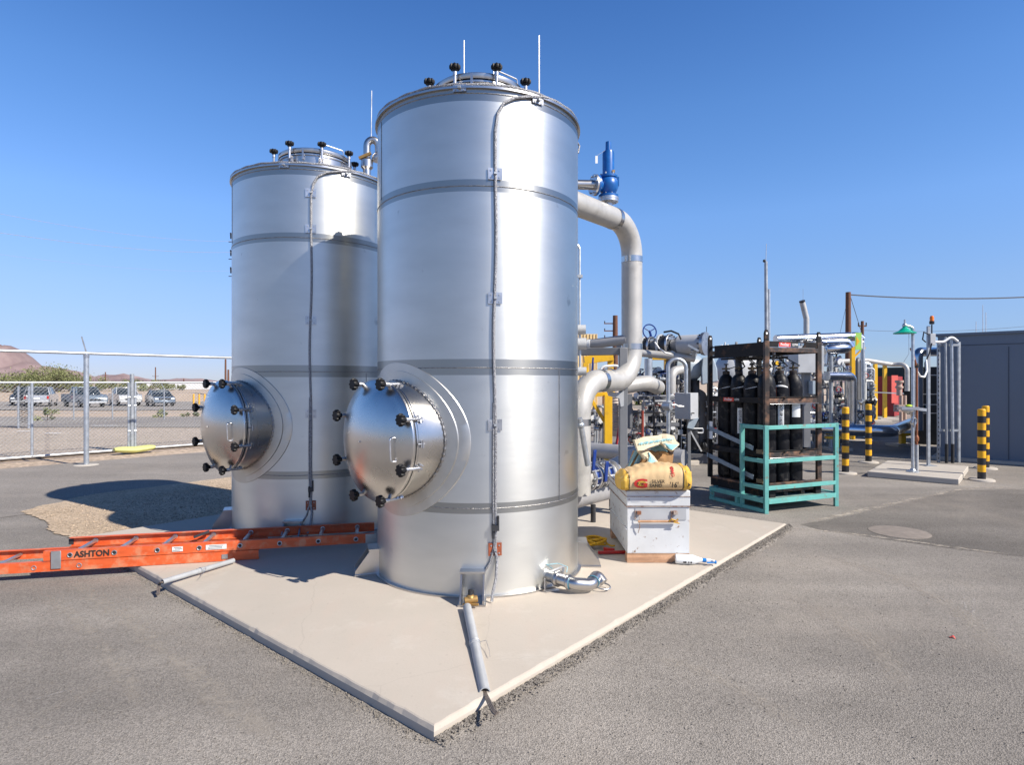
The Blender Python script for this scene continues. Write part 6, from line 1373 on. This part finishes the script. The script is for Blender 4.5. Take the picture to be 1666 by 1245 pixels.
def linkpanel(o, s0, s1, z0, z1, parent, step=.08, r=.0023, org=GO):
    q = MB(); L = s1-s0; h = z1-z0; n_ = int((L+h)/step)
    for k in range(n_+1):
        for sg_ in (1, -1):
            c = k*step - h
            a0_, b0_ = max(0, c), min(L, c+h)
            if b0_ <= a0_: continue
            za, zb_ = a0_-c, b0_-c
            if sg_ < 0: A, B = L-a0_, L-b0_
            else: A, B = a0_, b0_
            q.tube([org+U2*(s0+A)+V((0, 0, z0+za))+U1*.004*sg_, org+U2*(s0+B)+V((0, 0, z0+zb_))+U1*.004*sg_], r, 3, caps=False)
    return q.build('chain_link_mesh', 'fencemesh', parent)
def gate(s0, s1, label, z0=.02, z1=1.60, mids=()):
    o = thing('chain_link_fence', GO+U2*((s0+s1)/2)+V((0, 0, GZ)), label, 'fence panel', 'chain link panels along the drive')
    for z in (z0, z1): MB().cyl(GO+U2*s0+V((0, 0, z)), GO+U2*s1+V((0, 0, z)), .024, n=10).build('rail', 'galv', o)
    for s_ in (s0, s1)+tuple(mids): MB().cyl(GO+U2*s_+V((0, 0, z0)), GO+U2*s_+V((0, 0, z1)), .026, n=10).build('upright', 'galv', o)
    linkpanel(o, s0, s1, z0, z1, o)
    for s_ in (s0+.1, s1-.1): MB().box(GO+U2*s_+V((0, 0, (z0+GZ)/2+.0)), (.05, .1, z0-GZ)).build('foot_block', 'galvd', o)
    return o
gp = 1.38   # position of the gate post cluster along the line
gate(-3.4, gp-.07, 'chain link panel left of the gate posts, crossing the left edge of the picture', mids=(-.516,))
gate(gp+.07, gp+4.5, 'chain link panel between the gate posts and the far tank')
q = thing('gate_post', GO+U2*gp+V((0, 0, GZ)), 'grey gate post standing between two chain link panels', 'post')
MB().cyl(GO+U2*gp+V((0, 0, GZ)), GO+U2*gp+V((0, 0, 1.80)), .045, n=14).build('post', 'galvd', q)
for z in (1.25, .45, 1.05): MB().cyl(GO+U2*(gp-.09)+V((0, 0, z)), GO+U2*(gp+.09)+V((0, 0, z)), .03, n=10).build('hinge_clamp', 'galv', q)
sbp = GO+U2*(gp+.02)-U1*.12+V((0, 0, GZ))
q = MB(); 
def sbg(u, v):
    a = 2*pi*v; e = abs(2*u-1)**5; r = 1-.5*e; return sbp+U2*((u-.5)*.85)+U1*(cos(a)*.16*r)+V((0, 0, .075+.075*sin(a)*r+.03*sin(u*pi*1)*0+.035*abs(2*u-1)))
nu = 20
for a in range(nu+1):
    for k in range(16): q.v.append(sbg(a/nu, k/16))
for a in range(nu):
    for k in range(16): q.f.append([a*16+k, a*16+(k+1) % 16, (a+1)*16+(k+1) % 16, (a+1)*16+k])
q.f += [list(range(16)), [nu*16+k for k in range(16)][::-1]]
tag(q.build('weight_bag', 'sandbag', loc=sbp), 'yellow green weight bag draped over the foot of the gate post', 'sandbag')
# post with dark mesh bin/gate behind at far left
o = thing('side_gate', G(38, 682), 'small dark meshed gate leaf beyond the left chain link panel', 'gate'); d = 22
for X in (30, 47): MB().cyl(P(X, 628, d), V((P(X, 0, d).x, d, GZ-.03)), .035, n=8).build('upright', 'galv', o)
q = MB()
for k in range(14): q.cyl(P(30, 636+k*3.6, d), P(47, 636+k*3.6+6, d), .008, n=4); q.cyl(P(47, 636+k*3.6, d), P(30, 636+k*3.6+6, d), .008, n=4)
q.build('mesh_infill', 'dark', o)
# far fence with posts
for i, X in enumerate((120, 183, 267, 350)):
    d = 27.5; p = P(X, 0, d); hh = H(p.x, d); o = MB().cyl(V((p.x, d, hh)), V((p.x, d, hh+1.45)), .03, n=8).build('far_fence_post', 'galvd', loc=(p.x, d, hh)); tag(o, ['far fence post in front of the dark pickup', 'far fence post in front of the white pickup', 'far fence post in front of the grey sedan', 'far fence post just left of the far tank'][i], 'fence post', 'thin posts of the far fence')
    if X == 267: 
        MB().bar(V((p.x, d, hh+1.45)), V((p.x-.12, d, hh+1.65)), .03, .02).build('barb_arm', 'galvd', o)
o = thing('far_wire_fence', V((-22, 27.5, H(-22, 27.5))), 'thin wires of the far fence', 'fence'); q = MB()
for zz in (.35, 1.4): q.tube([V((-32+x, 27.5, H(-32+x, 27.5)+zz)) for x in range(0, 26, 2)], .008, 4)
q.build('fence_wire', 'fencemesh', o)
for i in range(6):
    X = 315+i*9; d = 62; p = P(X, 0, d); hh = H(p.x, d); o = MB().cyl(V((p.x, d, hh)), V((p.x, d, hh+1.1)), .09, n=8).build('yellow_marker_post', 'stripey', loc=(p.x, d, hh)); tag(o, 'yellow marker post beside the parking lot, %s from the left' % ['first', 'second', 'third', 'fourth', 'fifth', 'sixth'][i], 'bollard', 'far yellow marker posts')

# ------------------------------------------------------------------ cars
def car(name, X, d, Yb, yaw, kind, paint, label):
    z0 = P(0, Yb, d).z; z0 = H(P(X, 0, d).x, d)+.03
    o = thing(name, V((P(X, 0, d).x, d, z0)), label, {'sedan': 'car', 'suv': 'car', 'pickup': 'pickup truck'}[kind], 'vehicles parked beyond the fence', rz=yaw)
    pm = mat('car_paint_'+name, paint, .25, .3, .03, 2, coat=.5)
    if kind == 'sedan': Lh, W, body, roof = 2.3, .88, [(-2.3, .35), (-2.32, .7), (-2.2, .95), (-1.3, .98), (.9, .95), (2.1, .80), (2.32, .6), (2.3, .3)], [(-1.75, .96), (-1.05, 1.42), (.25, 1.45), (1.15, .95)]
    elif kind == 'suv': Lh, W, body, roof = 2.4, .95, [(-2.4, .4), (-2.42, .8), (-2.38, 1.08), (.9, 1.08), (2.2, .98), (2.42, .7), (2.4, .35)], [(-2.34, 1.07), (-2.05, 1.72), (.3, 1.75), (1.15, 1.07)]
    else: Lh, W, body, roof = 2.7, .95, [(-2.7, .5), (-2.7, 1.1), (-.6, 1.12), (1.0, 1.12), (2.5, 1.05), (2.7, .8), (2.68, .45)], [(-.65, 1.1), (-.55, 1.76), (.55, 1.76), (1.15, 1.1)]
    def loft(prof, w0, w1, nm, m, inset_top=False):
        q = MB(); zt_ = max(z for x, z in prof)
        for sy in (-1, 1): 
            for (x, z) in prof:
                w_ = w0 if not inset_top else (w0 if z < zt_-.25 else w1)
                q.v.append(V((x, sy*w_, z)))
        n_ = len(prof); q.f.append(list(range(n_))); q.f.append([n_+k for k in range(n_)][::-1])
        for k in range(n_): q.f.append([k, n_+k, n_+(k+1) % n_, (k+1) % n_][::-1])
        return q.build(nm, m, o, local=True, bevel=.06 if nm != 'window' else 0)
    loft(body, W, W, 'body', pm); cab = loft(roof, W-.04, W-.2, 'cabin', 'glass', True)
    zr = max(z for x, z in roof); rx = [x for x, z in roof if z > zr-.1]
    MB().box(((rx[0]+rx[-1])/2, 0, zr+.012), (rx[-1]-rx[0]+.1, 2*(W-.19), .05)).build('roof', pm, o, local=True, bevel=.02)
    for (x, z), (x2, z2) in ((roof[0], roof[1]), (roof[-1], roof[-2]), ((roof[1][0]+.9, roof[0][1]), (roof[1][0]+.9, zr))):
        for sy in (-1, 1): MB().bar((x, sy*(W-.03), z), (x2, sy*(W-.19), z2), .07, .07).build('pillar', pm, o, local=True)
    for x in (-Lh*.62, Lh*.62):
        for sy in (-1, 1):
            wq = MB().cyl((x, sy*(W-.2), .33), (x, sy*(W+.01), .33), .34, n=20).build('wheel', 'tyre', o, local=True); MB().cyl((x, sy*(W+.0), .33), (x, sy*(W+.02), .33), .2, n=16).build('rim', 'plate', parent=wq, local=True)
    for sy in (-1, 1):
        MB().box((Lh-.02, sy*(W-.22), .72), (.12, .3, .15)).build('headlight', 'bottle', o, local=True, bevel=.02); MB().box((-Lh-.0, sy*(W-.13), .85), (.08, .16, .28)).build('tail_light', 'red', o, local=True)
    MB().box((Lh+.0, 0, .70), (.10, .9, .14)).build('grille', 'dark', o, local=True); MB().box((Lh+.02, 0, .45), (.14, 1.7, .16)).build('bumper', 'greylt' if kind != 'sedan' else pm, o, local=True, bevel=.03); MB().box((-Lh-.02, 0, .5), (.14, 1.7, .18)).build('bumper', 'greylt', o, local=True, bevel=.03)
    MB().box((-Lh-.06, 0, .78), (.02, .45, .16)).build('licence_plate', 'white', o, local=True)
    if kind == 'suv': MB().box((-2.24, 0, 1.40), (.02, 1.35, .42)).build('rear_window', 'glass', o, local=True)
    if kind == 'pickup': MB().box((-1.7, 0, 1.125), (1.85, 1.6, .02)).build('bed_floor', 'dark', o, local=True)
    return o
car('silver_suv', 68, 57, 660.5, R(119), 'suv', (.42, .43, .45), 'silver estate car parked tail on behind the left gate panel')
car('dark_pickup', 137, 55, 661, R(-37), 'pickup', (.20, .25, .30), 'slate blue and grey pickup parked behind the tall fence post')
car('white_pickup', 203, 60, 659.5, R(-47), 'pickup', (.62, .63, .63), 'small white pickup parked behind the gate posts')
car('grey_sedan', 260, 58, 659, R(-50), 'sedan', (.16, .20, .25), 'blue grey sedan parked at the right end of the row of vehicles')
c = P(35, 0, 68); car('dark_car', 44, 60, 660, R(-60), 'suv', (.03, .04, .06), 'dark car half hidden behind the silver estate car')

# ------------------------------------------------------------------ vegetation
M['leaf'] = mat('desert_leaf', (.15, .17, .065), .8, 0, .5, .7, col2=(.24, .24, .11), cover=.4, ws=1.2)
M['leaf2'] = mat('fresh_leaf', (.12, .20, .03), .8, 0, .4, 1)
M['bark'] = mat('bark', (.12, .09, .07), .9)
def bush(name, c, rx, ry, h, n, label, leaf=.16, m='leaf', seed=1, cat='shrub', group=None):
    rr = random.Random(seed); o = thing(name, c, label, cat, group)
    q = MB(); q2 = MB(); clumps = []
    for k in range(max(6, n//160)):
        a = rr.random()*6.28; t = rr.random()**.5; z = rr.uniform(.25, .95)*h*(1-.45*t*t)
        clumps.append((V((cos(a)*t*rx, sin(a)*t*ry, z)), rr.uniform(.16, .32)*min(rx, h)))
        if k < 26: e_ = clumps[-1][0]; q2.tube([V((0, 0, -.1)), e_*.5+V((0, 0, .1)), e_], [.06*h/3, .035*h/3, .01], 5)
    for k in range(n):
        cc, r = rr.choice(clumps); d = V((rr.gauss(0, 1), rr.gauss(0, 1), rr.gauss(0, .8)))*r*.62; p = cc+d
        if p.z < .02: p.z = .05
        s = leaf*rr.uniform(.5, 1.3); e1 = V((rr.uniform(-1, 1), rr.uniform(-1, 1), rr.uniform(-1, 1))).normalized(); e2 = e1.cross(V((rr.uniform(-1, 1), rr.uniform(-1, 1), rr.uniform(-1, 1)))).normalized()
        i = len(q.v); q.v += [p-e1*s, p+e2*s*.4, p+e1*s, p-e2*s*.4]; q.f.append([i, i+1, i+2, i+3])
    q.build('crown', m, o, local=True, smooth=False); q2.build('trunk', 'bark', o, local=True); return o
def bz_(X, d): p = P(X, 0, d); return V((p.x, d, H(p.x, d)))
for i, (X, d, rx, h, n, lb) in enumerate(((18, 86, 4.6, 2.9, 4200, 'low dark green shrub at the left edge beyond the cars'), (62, 92, 6.0, 3.5, 6500, 'tallest rounded desert tree beyond the silver estate car'), (92, 88, 3.8, 4.0, 4200, 'feathery desert tree rising behind the two pickups'), (120, 94, 4.2, 3.3, 3600, 'thin topped desert tree left of the tall fence post'), (160, 100, 2.6, 1.6, 1400, 'pale low shrub right of the tall fence post'), (201, 98, 3.4, 2.0, 2400, 'dark low shrub behind the white pickup'), (238, 100, 4.2, 1.8, 3200, 'long low green shrub behind the grey sedan'), (278, 105, 2.6, 1.3, 1500, 'small green shrub right of the grey sedan'))):
    bush('desert_shrub', bz_(X, d), rx, rx*.7, h, n, lb, .15, 'leaf', 30+i, 'shrub', 'desert shrubs beyond the parking lot')
bush('green_tree', bz_(1072, 45), 1.5, 1.2, 3.0, 3500, 'bright green tree showing under the yellow crossbeam', .10, 'leaf2', 50, 'tree')
for X, d, h, lb in ((78, 27, .55, 'dry weed near the road behind the left gate panel'), (265, 30, .4, 'low grey green weed below the grey sedan'), (313, 31, .3, 'small weed near the left edge of the far tank')):
    bush('weed', bz_(X, d), .45, .4, h, 260, lb, .07, 'leaf', int(X), 'weed', 'weeds along the road')
# pale low wall/structures on horizon
q = MB().box(V((P(310, 0, 120).x, 120, .9)), (22, 1.2, 1.6)); tag(q.build('low_white_wall', 'white', loc=(P(310, 0, 120).x, 120, 0)), 'long low white wall on the horizon right of the grey sedan', 'wall')

# ------------------------------------------------------------------ mountains
M['mount'] = mat('hazed_rock', (.225, .158, .158), .95, 0, .26, .006, .0, 1, col2=(.30, .225, .21), cover=.35, ws=.012, soft=.15)  # distance haze is mixed into the rock colour as purple grey
def ridge(pts, d0, depth, name, label, seed):
    rr = random.Random(seed); q = MB(); nx, nyy = 120, 14; X0, X1 = pts[0][0], pts[-1][0]
    def prof(X):
        for (a, ya_), (b_, yb_) in zip(pts, pts[1:]):
            if a <= X <= b_: t = (X-a)/(b_-a); return ya_+(yb_-ya_)*(t*t*(3-2*t)*.4+t*.6)
        return 630
    ph = [rr.random()*6 for _ in range(8)]
    def fn(u, v):
        X = X0+(X1-X0)*u; hpx = HY+2-prof(X); d = d0+depth*v; s = sin(pi*min(1, v*1.0)*.5) if v <= .6 else cos((v-.6)/.4*pi/2)
        s = (v/.6)**.8 if v <= .6 else max(0, cos((v-.6)/.4*pi/2))
        x = (X-CX)/F*(d0+depth*.6); hz = hpx/F*(d0+depth*.6)
        g = 1+.14*(1-abs(2*v-1))*(sin(X*.21+ph[0]+v*5)+.6*sin(X*.5+ph[1]-v*9)+.4*sin(X*1.1+ph[2]+v*14))*(v < .58)+.012*sin(X*.9+ph[3])+.015*sin(X*.43+ph[4])
        return V((x, d, (hz+1.6)*s*g-4))
    q.grid(fn, nx, nyy); o = q.build(name, 'mount', angle=180); return struct(o, label)
ridge([(-420, 615), (-200, 590), (-60, 556), (-20, 562), (0, 561), (10, 561), (18, 571), (30, 585), (42, 590), (58, 595), (72, 595), (85, 600), (104, 600), (118, 609), (140, 618), (230, 626)], 1500, 500, 'mountain', 'pinkish brown mountain at the left edge', 1)
ridge([(90, 622), (125, 616), (150, 616), (170, 612), (185, 610), (205, 610), (225, 615), (242, 619), (262, 619), (275, 617), (300, 616), (330, 617), (355, 622), (380, 626), (520, 628)], 2300, 500, 'hills', 'low pinkish hills on the horizon', 2)
ridge([(930, 626), (1000, 619), (1100, 621), (1250, 617), (1400, 619), (1666, 615), (1900, 622)], 2600, 400, 'far_hills', 'low hills behind the plant', 3)
